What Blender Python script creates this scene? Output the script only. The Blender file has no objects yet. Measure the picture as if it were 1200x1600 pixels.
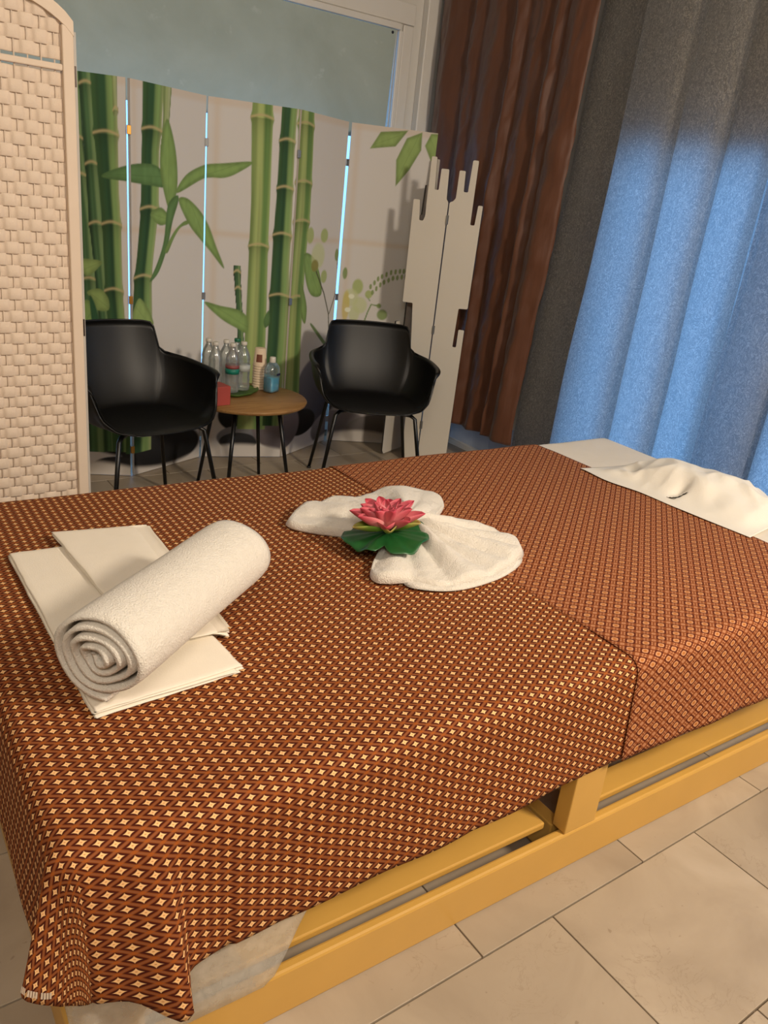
import bpy, bmesh, math, random
import numpy as np
from mathutils import Vector, Matrix

S = bpy.context.scene
COL = S.collection
random.seed(7)
rng = np.random.default_rng(11)
PI = math.pi

# ------------------------------------------------------------------ camera
cam = bpy.data.cameras.new('camera')
cam_o = bpy.data.objects.new('camera', cam)
COL.objects.link(cam_o)
_r = Vector((0.81707, -0.56700, 0.10446)); _u = Vector((0.13067, 0.35859, 0.92430)); _f = Vector((0.56154, 0.74157, -0.36709))
_m = Matrix((_r, _u, -_f)).transposed().to_4x4()
_m.translation = (0, 0, 1.40)
cam_o.matrix_world = _m
cam.sensor_fit = 'VERTICAL'; cam.sensor_height = 24.0; cam.sensor_width = 18.0
cam.lens = 24.0 * 1241.15 / 1600.0
cam.clip_start = 0.02
S.camera = cam_o

# ------------------------------------------------------------------ view, world, lamps
S.view_settings.view_transform = 'Standard'
S.view_settings.look = 'None'
S.view_settings.exposure = 0.0
S.view_settings.gamma = 1.0
S.view_settings.use_curve_mapping = False

world = bpy.data.worlds.new('dusk_sky'); S.world = world
world.use_nodes = True
_bg = world.node_tree.nodes['Background']
_bg.inputs['Color'].default_value = (0.27, 0.56, 1.0, 1)      # even blue dusk sky
_bg.inputs['Strength'].default_value = 2.5

def area_lamp(name, loc, target, size, power, color):
    L = bpy.data.lights.new(name, 'AREA'); L.shape = 'DISK'; L.size = size; L.energy = power; L.color = color
    o = bpy.data.objects.new(name, L); COL.objects.link(o)
    o.location = loc
    o.rotation_euler = (Vector(target) - Vector(loc)).to_track_quat('-Z', 'Y').to_euler()
    return o
WARM = (1.0, 0.86, 0.69)
area_lamp('ceiling_lamp_light', (2.05, -0.80, 2.42), (1.4, 1.6, 0.5), 0.42, 81, WARM)      # main lamp, right of the camera
area_lamp('fill_light', (-0.5, -0.7, 2.60), (0.9, 1.8, 0.6), 0.9, 42, (1.0, 0.89, 0.76))  # added fill light behind the camera, softens the shade

# ------------------------------------------------------------------ helpers
def lin(c):
    if isinstance(c, str):
        c = c.lstrip('#'); c = [int(c[i:i+2], 16) / 255 for i in (0, 2, 4)]
    return tuple(x / 12.92 if x <= 0.04045 else ((x + 0.055) / 1.055) ** 2.4 for x in c[:3])
def lin4(c): return (*lin(c), 1.0)

def new_mat(name):
    m = bpy.data.materials.new(name); m.use_nodes = True
    nt = m.node_tree; b = nt.nodes['Principled BSDF']
    return m, nt, b

class NX:
    """short-hand for shader maths"""
    def __init__(self, nt): self.nt = nt
    def n(self, t, **kw):
        n = self.nt.nodes.new(t)
        for k, v in kw.items(): setattr(n, k, v)
        return n
    def put(self, sock, v):
        if hasattr(v, 'is_linked') or hasattr(v, 'links'): self.nt.links.new(v, sock)
        else: sock.default_value = v
    def m(self, op, a, b=None, c=None, clamp=False):
        n = self.n('ShaderNodeMath', operation=op, use_clamp=clamp)
        self.put(n.inputs[0], a)
        if b is not None: self.put(n.inputs[1], b)
        if c is not None: self.put(n.inputs[2], c)
        return n.outputs[0]
    def mix(self, f, a, b):
        n = self.n('ShaderNodeMix', data_type='RGBA')
        self.put(n.inputs[0], f); self.put(n.inputs[6], a); self.put(n.inputs[7], b)
        return n.outputs[2]
    def ramp(self, f, stops):
        n = self.n('ShaderNodeValToRGB'); self.put(n.inputs[0], f)
        cr = n.color_ramp
        while len(cr.elements) < len(stops): cr.elements.new(0.5)
        for e, (p, c) in zip(cr.elements, stops): e.position = p; e.color = c
        return n.outputs[0]
    def step(self, x, lo, hi):
        n = self.n('ShaderNodeMapRange', interpolation_type='SMOOTHSTEP')
        self.put(n.inputs[0], x); n.inputs[1].default_value = lo; n.inputs[2].default_value = hi
        return n.outputs[0]
    def noise(self, vec, scale, detail=3, rough=0.5, dist=0.0):
        n = self.n('ShaderNodeTexNoise'); self.put(n.inputs['Vector'], vec)
        n.inputs['Scale'].default_value = scale; n.inputs['Detail'].default_value = detail
        n.inputs['Roughness'].default_value = rough; n.inputs['Distortion'].default_value = dist
        return n.outputs['Fac']
    def coord(self, kind='Object'): return self.n('ShaderNodeTexCoord').outputs[kind]
    def bump(self, h, strength, dist, bsdf):
        n = self.n('ShaderNodeBump'); n.inputs['Strength'].default_value = strength; n.inputs['Distance'].default_value = dist
        self.put(n.inputs['Height'], h); self.nt.links.new(n.outputs[0], bsdf.inputs['Normal'])

def simple(name, c, rough=0.5, metal=0.0, var=0.06, scale=12, bump=0.0, bscale=150, spec=0.5):
    m, nt, b = new_mat(name); x = NX(nt)
    co = x.coord()
    c1 = lin4(c); f = x.noise(co, scale, 4)
    dark = (c1[0] * (1 - var * 2), c1[1] * (1 - var * 2), c1[2] * (1 - var * 2), 1)
    lite = (min(1, c1[0] * (1 + var)), min(1, c1[1] * (1 + var)), min(1, c1[2] * (1 + var)), 1)
    nt.links.new(x.mix(f, dark, lite), b.inputs['Base Color'])
    b.inputs['Roughness'].default_value = rough; b.inputs['Metallic'].default_value = metal
    b.inputs['Specular IOR Level'].default_value = spec
    if bump: x.bump(x.noise(co, bscale, 3), bump, 0.003, b)
    return m

def link(o, parent=None):
    COL.objects.link(o)
    if parent is not None: o.parent = parent
    return o
def mesh_obj(name, verts, faces, mat, parent=None, smooth=False, uv=None):
    me = bpy.data.meshes.new(name)
    me.from_pydata([tuple(v) for v in verts], [], [tuple(f) for f in faces])
    me.update()
    if smooth: me.shade_smooth()
    if uv is not None:
        l = me.uv_layers.new(name='UVMap')
        idx = np.empty(len(me.loops), dtype=np.int32); me.loops.foreach_get('vertex_index', idx)
        l.data.foreach_set('uv', np.asarray(uv, dtype=np.float32)[idx].ravel())
    if mat: me.materials.append(mat)
    return link(bpy.data.objects.new(name, me), parent)
def bm_obj(name, bm, mat, parent=None, smooth=False):
    me = bpy.data.meshes.new(name); bm.normal_update(); bm.to_mesh(me); bm.free()
    if smooth: me.shade_smooth()
    if mat: me.materials.append(mat)
    return link(bpy.data.objects.new(name, me), parent)
def empty(name, loc=(0, 0, 0), rz=0.0):
    o = bpy.data.objects.new(name, None); o.location = loc; o.rotation_euler = (0, 0, rz); o.empty_display_size = 0.1
    return link(o)
def tag(o, label, cat, group=None):
    o['label'] = label; o['category'] = cat
    if group: o['group'] = group
    return o
def struct(o, label=None):
    o['kind'] = 'structure'
    if label: o['label'] = label
    return o
def box_bm(bm, x0, x1, y0, y1, z0, z1, bev=0.0):
    r = bmesh.ops.create_cube(bm, size=1.0)
    for v in r['verts']:
        v.co = Vector(((x0 + x1) / 2 + v.co.x * (x1 - x0), (y0 + y1) / 2 + v.co.y * (y1 - y0), (z0 + z1) / 2 + v.co.z * (z1 - z0)))
    if bev > 0:
        ed = list({e for v in r['verts'] for e in v.link_edges})
        bmesh.ops.bevel(bm, geom=ed, offset=bev, segments=2, affect='EDGES', profile=0.5)
def box(name, x0, x1, y0, y1, z0, z1, mat, parent=None, bev=0.0):
    bm = bmesh.new(); box_bm(bm, x0, x1, y0, y1, z0, z1, bev)
    return bm_obj(name, bm, mat, parent)
def tube_mesh(path, rad, n=10, cap=True):
    path = [Vector(p) for p in path]; V = []; Fc = []
    rad = rad if isinstance(rad, (list, tuple)) else [rad] * len(path)
    up = None
    for i, p in enumerate(path):
        t = (path[min(i + 1, len(path) - 1)] - path[max(i - 1, 0)]).normalized()
        if up is None: up = Vector((0, 0, 1)) if abs(t.z) < 0.9 else Vector((1, 0, 0))
        a = t.cross(up).normalized(); b = a.cross(t).normalized(); up = b
        for k in range(n):
            th = 2 * PI * k / n
            V.append(p + (a * math.cos(th) + b * math.sin(th)) * rad[i])
    for i in range(len(path) - 1):
        for k in range(n):
            Fc.append((i * n + k, i * n + (k + 1) % n, (i + 1) * n + (k + 1) % n, (i + 1) * n + k))
    if cap:
        Fc.append(tuple(range(n))[::-1]); Fc.append(tuple((len(path) - 1) * n + k for k in range(n)))
    return V, Fc
def tube(name, path, rad, mat, parent=None, n=10):
    V, Fc = tube_mesh(path, rad, n)
    return mesh_obj(name, V, Fc, mat, parent, smooth=True)
def lathe(name, prof, mat, parent=None, n=28, loc=(0, 0, 0), smooth=True):
    V = []; Fc = []
    for r, z in prof:
        for k in range(n):
            th = 2 * PI * k / n; V.append((loc[0] + r * math.cos(th), loc[1] + r * math.sin(th), loc[2] + z))
    for i in range(len(prof) - 1):
        for k in range(n):
            Fc.append((i * n + k, i * n + (k + 1) % n, (i + 1) * n + (k + 1) % n, (i + 1) * n + k))
    Fc.append(tuple(range(n))[::-1]); Fc.append(tuple((len(prof) - 1) * n + k for k in range(n)))
    return mesh_obj(name, V, Fc, mat, parent, smooth=smooth)
def grid_faces(nu, nv, close_u=False):
    F_ = []
    for i in range(nu if close_u else nu - 1):
        j = (i + 1) % nu
        for k in range(nv - 1): F_.append((i * nv + k, j * nv + k, j * nv + k + 1, i * nv + k + 1))
    return F_
def catmull(pts, n=6, closed=True):
    P = np.array(pts, float); N_ = len(P); out = []
    rngi = range(N_) if closed else range(N_ - 1)
    for i in rngi:
        p0 = P[(i - 1) % N_] if closed else P[max(i - 1, 0)]; p1 = P[i]; p2 = P[(i + 1) % N_]
        p3 = P[(i + 2) % N_] if closed else P[min(i + 2, N_ - 1)]
        for t in np.linspace(0, 1, n, endpoint=False):
            out.append(0.5 * ((2 * p1) + (-p0 + p2) * t + (2 * p0 - 5 * p1 + 4 * p2 - p3) * t * t + (-p0 + 3 * p1 - 3 * p2 + p3) * t ** 3))
    if not closed: out.append(P[-1])
    return np.array(out)
def vnoise(x, y, seed=0):
    """smooth value noise on numpy arrays, range -1..1"""
    x = np.asarray(x, float); y = np.asarray(y, float)
    tab = np.random.default_rng(seed).uniform(-1, 1, (64, 64))
    xi = np.floor(x).astype(int); yi = np.floor(y).astype(int); fx = x - xi; fy = y - yi
    fx = fx * fx * (3 - 2 * fx); fy = fy * fy * (3 - 2 * fy)
    g = lambda a, b: tab[a % 64, b % 64]
    return (g(xi, yi) * (1 - fx) + g(xi + 1, yi) * fx) * (1 - fy) + (g(xi, yi + 1) * (1 - fx) + g(xi + 1, yi + 1) * fx) * fy
def sstep(x, a, b):
    t = np.clip((np.asarray(x, float) - a) / (b - a), 0, 1); return t * t * (3 - 2 * t)
def poly_sd(px, py, poly):
    """signed distance (negative inside) from points to a closed polygon"""
    P = np.asarray(poly); d = np.full(px.shape, 1e9); ins = np.zeros(px.shape, bool)
    for i in range(len(P)):
        a = P[i]; b = P[(i + 1) % len(P)]; e = b - a; L2 = max(e @ e, 1e-12)
        t = np.clip(((px - a[0]) * e[0] + (py - a[1]) * e[1]) / L2, 0, 1)
        d = np.minimum(d, np.hypot(px - a[0] - t * e[0], py - a[1] - t * e[1]))
        if a[1] != b[1]:
            c = ((a[1] > py) != (b[1] > py)) & (px < (b[0] - a[0]) * (py - a[1]) / (b[1] - a[1]) + a[0])
            ins ^= c
    return np.where(ins, -d, d)

# ------------------------------------------------------------------ materials
M = {}
M['wall'] = simple('white_wall_paint', '#d8d4cc', 0.8, var=0.03, scale=3)
M['wall_warm'] = simple('cream_wall_paint', '#d9cbb4', 0.85, var=0.03, scale=3)
M['trim'] = simple('trim_paint', '#e0dcd4', 0.45, var=0.03, scale=5)
M['ceiling'] = simple('ceiling_paint', '#e6e2da', 0.9, var=0.02, scale=2)
M['black'] = simple('black_plastic', '#040404', 0.44, var=0.1, scale=20, bump=0.12, bscale=900)
M['black_metal'] = simple('black_metal', '#0a0a0a', 0.35, metal=0.0, var=0.1)
M['yellow'] = simple('yellow_painted_wood', '#d0a14e', 0.38, var=0.05, scale=7, bump=0.05, bscale=60)
M['mattress'] = simple('mattress_vinyl', '#c9b8a0', 0.5)
M['white_board'] = simple('white_lacquered_board', '#d8d0c2', 0.42, var=0.02, scale=4)
M['board_edge'] = simple('dark_board_edge', '#3a3430', 0.6)
M['brass'] = simple('brass', '#b98a45', 0.35, metal=0.9)
M['steel'] = simple('steel_hinge', '#9a9a98', 0.35, metal=0.9)
M['dark_steel'] = simple('dark_hinge', '#3a302a', 0.4, metal=0.6)
M['screen_white'] = simple('white_painted_wood', '#dcc9b4', 0.6, var=0.03, scale=15)
M['paper_strip'] = simple('woven_paper_fibre', '#dfccb8', 0.85, var=0.04, scale=25, bump=0.25, bscale=350)
M['edge_shade_grey'] = simple('grey_edge_shade', '#b9b3ab', 0.6)  # shade on the screen frame's sides, put into a grey
M['canvas_back'] = simple('canvas_frame', '#cfc8bf', 0.8)
M['green_leaf'] = simple('leaf_tray_green', '#49682a', 0.5, var=0.15, scale=30)
M['cup'] = simple('paper_cup', '#e6cfb2', 0.75, var=0.02)
M['brown_print'] = simple('brown_print', '#7a4630', 0.7)
M['red_box'] = simple('red_card_box', '#a8443a', 0.6, var=0.05)
M['cap_white'] = simple('white_plastic_cap', '#d8d2c6', 0.45)
M['cap_green'] = simple('green_plastic_cap', '#1d6a4d', 0.45)
M['label_teal'] = simple('teal_label', '#0f7a68', 0.5)
M['label_red'] = simple('red_label', '#8c4a48', 0.5)
M['label_pale'] = simple('pale_label', '#b9beb8', 0.5)
M['label_navy'] = simple('navy_label', '#272c48', 0.5)
M['blue_liquid'] = simple('blue_hand_wash', '#2fb0d2', 0.3, var=0.04)
M['pin'] = simple('dark_screw', '#171a28', 0.4)
M['stamen'] = simple('yellow_stamen', '#e5b23a', 0.5)

def clear_mat(name, tint, alpha_gloss=0.16, rough=0.06, haze=0.0):
    m = bpy.data.materials.new(name); m.use_nodes = True; nt = m.node_tree; nt.nodes.clear(); x = NX(nt)
    o = x.n('ShaderNodeOutputMaterial'); t = x.n('ShaderNodeBsdfTransparent'); g = x.n('ShaderNodeBsdfGlossy'); mx = x.n('ShaderNodeMixShader')
    t.inputs[0].default_value = lin4(tint); g.inputs['Roughness'].default_value = rough; g.inputs['Color'].default_value = (0.9, 0.9, 0.9, 1)
    lw = x.n('ShaderNodeLayerWeight'); lw.inputs[0].default_value = 0.35
    nt.links.new(x.m('MULTIPLY_ADD', lw.outputs['Fresnel'], 0.8, alpha_gloss * 0.4, clamp=True), mx.inputs[0])
    nt.links.new(t.outputs[0], mx.inputs[1]); nt.links.new(g.outputs[0], mx.inputs[2])
    df = x.n('ShaderNodeBsdfDiffuse'); df.inputs[0].default_value = lin4('#e4e8e6'); m2 = x.n('ShaderNodeMixShader'); m2.inputs[0].default_value = haze
    nt.links.new(mx.outputs[0], m2.inputs[1]); nt.links.new(df.outputs[0], m2.inputs[2]); nt.links.new(m2.outputs[0], o.inputs[0])
    return m
M['pet'] = clear_mat('clear_plastic_bottle', '#f6faf9', 0.3, 0.12, 0.13)
M['glass'] = clear_mat('window_glass', '#f4fbff', 0.05, 0.02)
M['soap_clear'] = clear_mat('clear_soap_bottle', '#f4f8fa', 0.2, 0.1, 0.10)

def wood_top():
    m, nt, b = new_mat('oak_veneer'); x = NX(nt); co = x.coord()
    mp = x.n('ShaderNodeMapping'); nt.links.new(co, mp.inputs[0]); mp.inputs['Scale'].default_value = (2, 22, 22)
    f = x.noise(mp.outputs[0], 3.0, 5, 0.6, 0.4)
    nt.links.new(x.ramp(f, [(0.3, lin4('#7f5a31')), (0.7, lin4('#a9804c'))]), b.inputs['Base Color'])
    b.inputs['Roughness'].default_value = 0.45
    return m
M['oak'] = wood_top()

def tile_mat():
    m, nt, b = new_mat('beige_stone_tile'); x = NX(nt); co = x.coord('Generated')
    g = x.n('ShaderNodeNewGeometry').outputs['Position']
    oi = x.n('ShaderNodeObjectInfo').outputs['Random']
    off = x.n('ShaderNodeVectorMath', operation='ADD'); nt.links.new(g, off.inputs[0])
    cx = x.n('ShaderNodeCombineXYZ'); nt.links.new(x.m('MULTIPLY', oi, 37.0), cx.inputs[2]); nt.links.new(cx.outputs[0], off.inputs[1])
    v = off.outputs[0]
    f1 = x.noise(v, 3.5, 5, 0.55, 0.6)
    base = x.ramp(f1, [(0.3, lin4('#9f8f7b')), (0.55, lin4('#ae9e89')), (0.75, lin4('#b9aa96'))])
    # fine fossil-like veins
    f2 = x.noise(v, 9.0, 6, 0.6, 1.8)
    vein = x.m('SUBTRACT', 1.0, x.step(x.m('ABSOLUTE', x.m('SUBTRACT', f2, 0.5)), 0.0, 0.012))
    gate = x.step(x.noise(v, 5.0, 2), 0.5, 0.68)
    vein = x.m('MULTIPLY', vein, gate)
    c2 = x.mix(x.m('MULTIPLY', vein, 0.55), base, lin4('#8c7a66'))
    spots = x.step(x.noise(v, 55.0, 2, 0.5, 0.3), 0.70, 0.78)
    c3 = x.mix(x.m('MULTIPLY', spots, 0.5), c2, lin4('#7d6a56'))
    tone = x.m('MULTIPLY_ADD', oi, 0.12, 0.92)
    hsv = x.n('ShaderNodeHueSaturation'); nt.links.new(c3, hsv.inputs['Color']); nt.links.new(tone, hsv.inputs['Value'])
    nt.links.new(hsv.outputs[0], b.inputs['Base Color'])
    nt.links.new(x.m('MULTIPLY_ADD', f1, 0.2, 0.32), b.inputs['Roughness'])
    return m
M['tile'] = tile_mat()
M['grout'] = simple('tile_grout', '#7e6d58', 0.9)

def towel_mat(name, c, bs=420, strength=0.55):
    m, nt, b = new_mat(name); x = NX(nt); co = x.coord()
    f = x.noise(co, bs, 3, 0.6); f2 = x.noise(co, 60, 3)
    h = x.m('ADD', f, x.m('MULTIPLY', f2, 0.8))
    nt.links.new(x.mix(f2, lin4(c), lin4('#ece5d9')), b.inputs['Base Color'])
    b.inputs['Roughness'].default_value = 0.95; b.inputs['Specular IOR Level'].default_value = 0.15
    b.inputs['Sheen Weight'].default_value = 0.25
    x.bump(h, strength, 0.004, b)
    return m
M['towel'] = towel_mat('white_terry_cotton', '#e4dccf', 300, 0.9)
M['sheet'] = simple('white_sheet_cotton', '#e3dacb', 0.9, var=0.02, scale=20, bump=0.25, bscale=90, spec=0.2)
M['paper'] = simple('nonwoven_paper', '#efe6d6', 0.85, var=0.02, scale=30, bump=0.15, bscale=300, spec=0.2)
def thin_cloth(name, c, alpha):
    m, nt, b = new_mat(name); x = NX(nt); co = x.coord()
    f = x.noise(co, 40, 4)
    nt.links.new(x.mix(f, lin4(c), lin4('#f1ebdf')), b.inputs['Base Color'])
    b.inputs['Roughness'].default_value = 0.85; b.inputs['Alpha'].default_value = alpha
    x.bump(x.noise(co, 220, 3), 0.2, 0.003, b)
    return m
M['thin_sheet'] = thin_cloth('thin_nonwoven_sheet', '#aaa59a', 0.36)
M['face_paper'] = thin_cloth('face_rest_paper', '#efe8da', 0.93)

def fabric_uv(x, px, py):
    """centred rectangular lattice: motif repeat px along the cloth, py across it"""
    uv = x.n('ShaderNodeUVMap').outputs[0]
    mp = x.n('ShaderNodeMapping'); x.nt.links.new(uv, mp.inputs[0])
    mp.inputs['Scale'].default_value = (1 / px, 1 / py, 1)
    sp = x.n('ShaderNodeSeparateXYZ'); x.nt.links.new(mp.outputs[0], sp.inputs[0])
    p = x.m('SUBTRACT', x.m('FRACT', x.m('ADD', sp.outputs[0], sp.outputs[1])), 0.5)
    q = x.m('SUBTRACT', x.m('FRACT', x.m('SUBTRACT', sp.outputs[0], sp.outputs[1])), 0.5)
    return p, q, mp.outputs[0]

def star_mat():
    m, nt, b = new_mat('star_print_cotton'); x = NX(nt)
    PX, PY = 0.0405, 0.0222
    p, q, v = fabric_uv(x, PX, PY)
    ap = x.m('ABSOLUTE', p); aq = x.m('ABSOLUTE', q)
    d1 = x.m('ABSOLUTE', x.m('MULTIPLY', x.m('ADD', p, q), PX / 2 / 0.0088)); d2 = x.m('ABSOLUTE', x.m('MULTIPLY', x.m('SUBTRACT', p, q), PY / 2 / 0.0072))
    st = x.m('ADD', x.m('POWER', d1, 0.66), x.m('POWER', d2, 0.66))
    star = x.m('SUBTRACT', 1.0, x.step(st, 0.90, 1.06))
    r = x.m('SQRT', x.m('ADD', x.m('MULTIPLY', p, p), x.m('MULTIPLY', q, q)))
    mid = x.m('SUBTRACT', 1.0, x.step(r, 0.03, 0.075))
    bp = x.step(ap, 0.335, 0.375); bq = x.step(aq, 0.335, 0.375)
    band = x.m('MAXIMUM', bp, bq); cross = x.m('MULTIPLY', bp, bq)
    # fine twin lines in the bands
    lp = x.m('MULTIPLY', bp, x.m('SUBTRACT', 1.0, x.step(x.m('ABSOLUTE', x.m('SUBTRACT', ap, 0.46)), 0.02, 0.035)))
    lq = x.m('MULTIPLY', bq, x.m('SUBTRACT', 1.0, x.step(x.m('ABSOLUTE', x.m('SUBTRACT', aq, 0.46)), 0.02, 0.035)))
    c = x.mix(band, lin4('#451205'), lin4('#7e4018'))
    c = x.mix(x.m('MULTIPLY', x.m('MAXIMUM', lp, lq), 0.6), c, lin4('#96603f'))
    c = x.mix(x.m('MULTIPLY', cross, 0.75), c, lin4('#a45412'))
    c = x.mix(star, c, lin4('#eebd84'))
    c = x.mix(x.m('MULTIPLY', mid, 0.75), c, lin4('#b0661c'))
    nt.links.new(c, b.inputs['Base Color'])
    b.inputs['Roughness'].default_value = 0.85; b.inputs['Specular IOR Level'].default_value = 0.2
    x.bump(x.noise(v, 9.0, 2), 0.12, 0.001, b)
    return m
M['star'] = star_mat()

def flower_mat():
    m, nt, b = new_mat('rosette_print_cotton'); x = NX(nt)
    p, q, v = fabric_uv(x, 0.053, 0.0425)
    ap = x.m('ABSOLUTE', p); aq = x.m('ABSOLUTE', q)
    mx = x.m('MAXIMUM', ap, aq); mn = x.m('MINIMUM', ap, aq)
    rose = x.m('SUBTRACT', 1.0, x.step(x.m('ADD', mx, x.m('MULTIPLY', mn, 0.25)), 0.20, 0.25))
    rim = x.m('MULTIPLY', rose, x.step(mx, 0.115, 0.15))
    ctr = x.m('SUBTRACT', 1.0, x.step(x.m('ADD', ap, aq), 0.06, 0.11))
    arms = x.m('MULTIPLY', rose, x.m('SUBTRACT', 1.0, x.step(mn, 0.012, 0.03)))
    # pair of dots on each cell side, rosette at the corners
    def dot(a, b_, ca, cb, ra, rb):
        e = x.m('ADD', x.m('POWER', x.m('DIVIDE', x.m('SUBTRACT', a, ca), ra), 2.0), x.m('POWER', x.m('DIVIDE', x.m('SUBTRACT', b_, cb), rb), 2.0))
        return x.m('SUBTRACT', 1.0, x.step(e, 0.6, 1.1))
    dots = x.m('MAXIMUM', dot(aq, ap, 0.11, 0.40, 0.085, 0.055), dot(ap, aq, 0.11, 0.40, 0.085, 0.055))
    dots = x.m('MAXIMUM', dots, x.m('MULTIPLY', dot(ap, aq, 0.43, 0.43, 0.09, 0.09), 0.75))
    c = x.mix(x.step(mx, 0.30, 0.34), lin4('#521d0a'), lin4('#834622'))
    c = x.mix(dots, c, lin4('#c08660'))
    c = x.mix(rose, c, lin4('#b67645'))
    c = x.mix(rim, c, lin4('#cc956c'))
    c = x.mix(x.m('MULTIPLY', arms, 0.4), c, lin4('#8a4a1a'))
    c = x.mix(x.m('MULTIPLY', ctr, 0.8), c, lin4('#a8661f'))
    nt.links.new(c, b.inputs['Base Color'])
    b.inputs['Roughness'].default_value = 0.85; b.inputs['Specular IOR Level'].default_value = 0.2
    x.bump(x.noise(v, 9.0, 2), 0.12, 0.001, b)
    return m
M['flower'] = flower_mat()

def grey_curtain_mat():
    m = bpy.data.materials.new('grey_crinkle_voile'); m.use_nodes = True; nt = m.node_tree; nt.nodes.clear(); x = NX(nt)
    o = x.n('ShaderNodeOutputMaterial'); co = x.n('ShaderNodeUVMap').outputs[0]
    mp = x.n('ShaderNodeMapping'); nt.links.new(co, mp.inputs[0]); mp.inputs['Scale'].default_value = (1, 0.55, 1)
    f = x.noise(mp.outputs[0], 38, 4, 0.6, 3.2)
    hair = x.m('SUBTRACT', 1.0, x.step(x.m('ABSOLUTE', x.m('SUBTRACT', f, 0.5)), 0.0, 0.05))
    f2 = x.noise(mp.outputs[0], 240, 2)
    c = x.mix(f2, lin4('#45413c'), lin4('#6c665f'))
    c = x.mix(x.m('MULTIPLY', hair, 0.75), c, lin4('#beb6aa'))
    d = x.n('ShaderNodeBsdfDiffuse'); t = x.n('ShaderNodeBsdfTranslucent'); mx = x.n('ShaderNodeMixShader')
    nt.links.new(c, d.inputs[0])
    tc = x.mix(hair, (0.62, 0.64, 0.67, 1), (0.97, 0.97, 0.97, 1)); nt.links.new(tc, t.inputs[0])
    mx.inputs[0].default_value = 0.66
    nt.links.new(d.outputs[0], mx.inputs[1]); nt.links.new(t.outputs[0], mx.inputs[2]); nt.links.new(mx.outputs[0], o.inputs[0])
    return m
M['voile'] = grey_curtain_mat()

def brown_satin():
    m, nt, b = new_mat('brown_satin'); x = NX(nt); co = x.coord()
    mp = x.n('ShaderNodeMapping'); nt.links.new(co, mp.inputs[0]); mp.inputs['Scale'].default_value = (1, 1, 0.12)
    f = x.noise(mp.outputs[0], 40, 4, 0.6)
    nt.links.new(x.mix(f, lin4('#52301f'), lin4('#6c432d')), b.inputs['Base Color'])
    b.inputs['Roughness'].default_value = 0.5; b.inputs['Specular IOR Level'].default_value = 0.4
    b.inputs['Sheen Weight'].default_value = 0.2
    x.bump(x.noise(mp.outputs[0], 25, 3), 0.25, 0.01, b)
    return m
M['satin'] = brown_satin()

def board_mat():
    m, nt, b = new_mat('grey_blue_board'); x = NX(nt); co = x.coord()
    f = x.noise(co, 2.2, 5, 0.6, 0.5); g = x.noise(co, 9, 4, 0.6)
    c = x.ramp(f, [(0.3, lin4('#9faba3')), (0.7, lin4('#b0bdb7'))])
    c = x.mix(x.m('MULTIPLY', x.step(g, 0.62, 0.75), 0.35), c, lin4('#d0dad6'))
    nt.links.new(c, b.inputs['Base Color']); b.inputs['Roughness'].default_value = 0.75
    return m
M['board'] = board_mat()
M['frosted'] = simple('low_pale_panel', '#aeb6c2', 0.5, var=0.12, scale=6)

def print_mat():
    m, nt, b = new_mat('printed_canvas'); x = NX(nt)
    a = x.n('ShaderNodeVertexColor'); a.layer_name = 'print'
    nt.links.new(a.outputs[0], b.inputs['Base Color']); b.inputs['Roughness'].default_value = 0.8
    b.inputs['Specular IOR Level'].default_value = 0.25
    x.bump(x.noise(x.coord(), 700, 2), 0.08, 0.001, b)
    return m
M['print'] = print_mat()
def vcol_mat(name, rough):
    m, nt, b = new_mat(name); x = NX(nt)
    a = x.n('ShaderNodeVertexColor'); a.layer_name = 'print'
    nt.links.new(a.outputs[0], b.inputs['Base Color']); b.inputs['Roughness'].default_value = rough
    return m
M['petal'] = vcol_mat('pink_petal', 0.55)
M['pad'] = simple('lily_pad_green', '#1f5a2a', 0.38, var=0.2, scale=45)
def set_vcol(o, cols):
    me = o.data
    a = me.color_attributes.new('print', 'FLOAT_COLOR', 'POINT')
    c = np.ones((len(me.vertices), 4), np.float32); c[:, :3] = cols
    a.data.foreach_set('color', c.ravel())

# ------------------------------------------------------------------ room shell
XR, YB, ZC = 3.22, 4.12, 2.75           # right wall, back wall, ceiling
XL, YF = -2.2, -2.6
fl = struct(box('floor', XL - 0.1, XR + 0.1, YF - 0.1, YB + 0.1, -0.12, -0.008, M['grout']))
def tile_mesh(w, d):
    bm = bmesh.new(); box_bm(bm, -w / 2, w / 2, -d / 2, d / 2, -0.012, 0.0, 0.0012)
    me = bpy.data.meshes.new('tile'); bm.to_mesh(me); bm.free(); me.materials.append(M['tile']); return me
TW, TD = 0.511, 0.3615
tme = tile_mesh(TW - 0.0035, TD - 0.0035)
ntile = 0
for j in range(-4, 10):
    y0 = 0.754 - TD + j * TD
    x0 = 1.148 - 0.2005 * j
    k0 = math.ceil((-0.7 - x0) / TW)
    for k in range(k0, k0 + 9):
        xc = x0 + (k + 0.5) * TW
        xe = min(xc + TW / 2, XR - 0.001); ye = min(y0 + TD, YB - 0.001); xs_ = xc - TW / 2
        if xe - xs_ < 0.03 or ye - y0 < 0.03: continue
        cut = xe < xc + TW / 2 - 1e-6 or ye < y0 + TD - 1e-6          # tiles sawn along the walls
        o = link(bpy.data.objects.new('tile', tile_mesh(xe - xs_ - 0.0035, ye - y0 - 0.0035) if cut else tme), fl); o.location = ((xs_ + xe) / 2, (y0 + ye) / 2, 0.0)
        o.rotation_euler = (rng.uniform(-1, 1) * 0.0006, rng.uniform(-1, 1) * 0.0006, 0); ntile += 1
struct(box('ceiling', XL - 0.1, XR + 0.1, YF - 0.1, YB + 0.1, ZC, ZC + 0.1, M['ceiling']))
struct(box('wall_left', XL - 0.1, XL, YF, YB, 0, ZC, M['wall_warm']))
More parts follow.
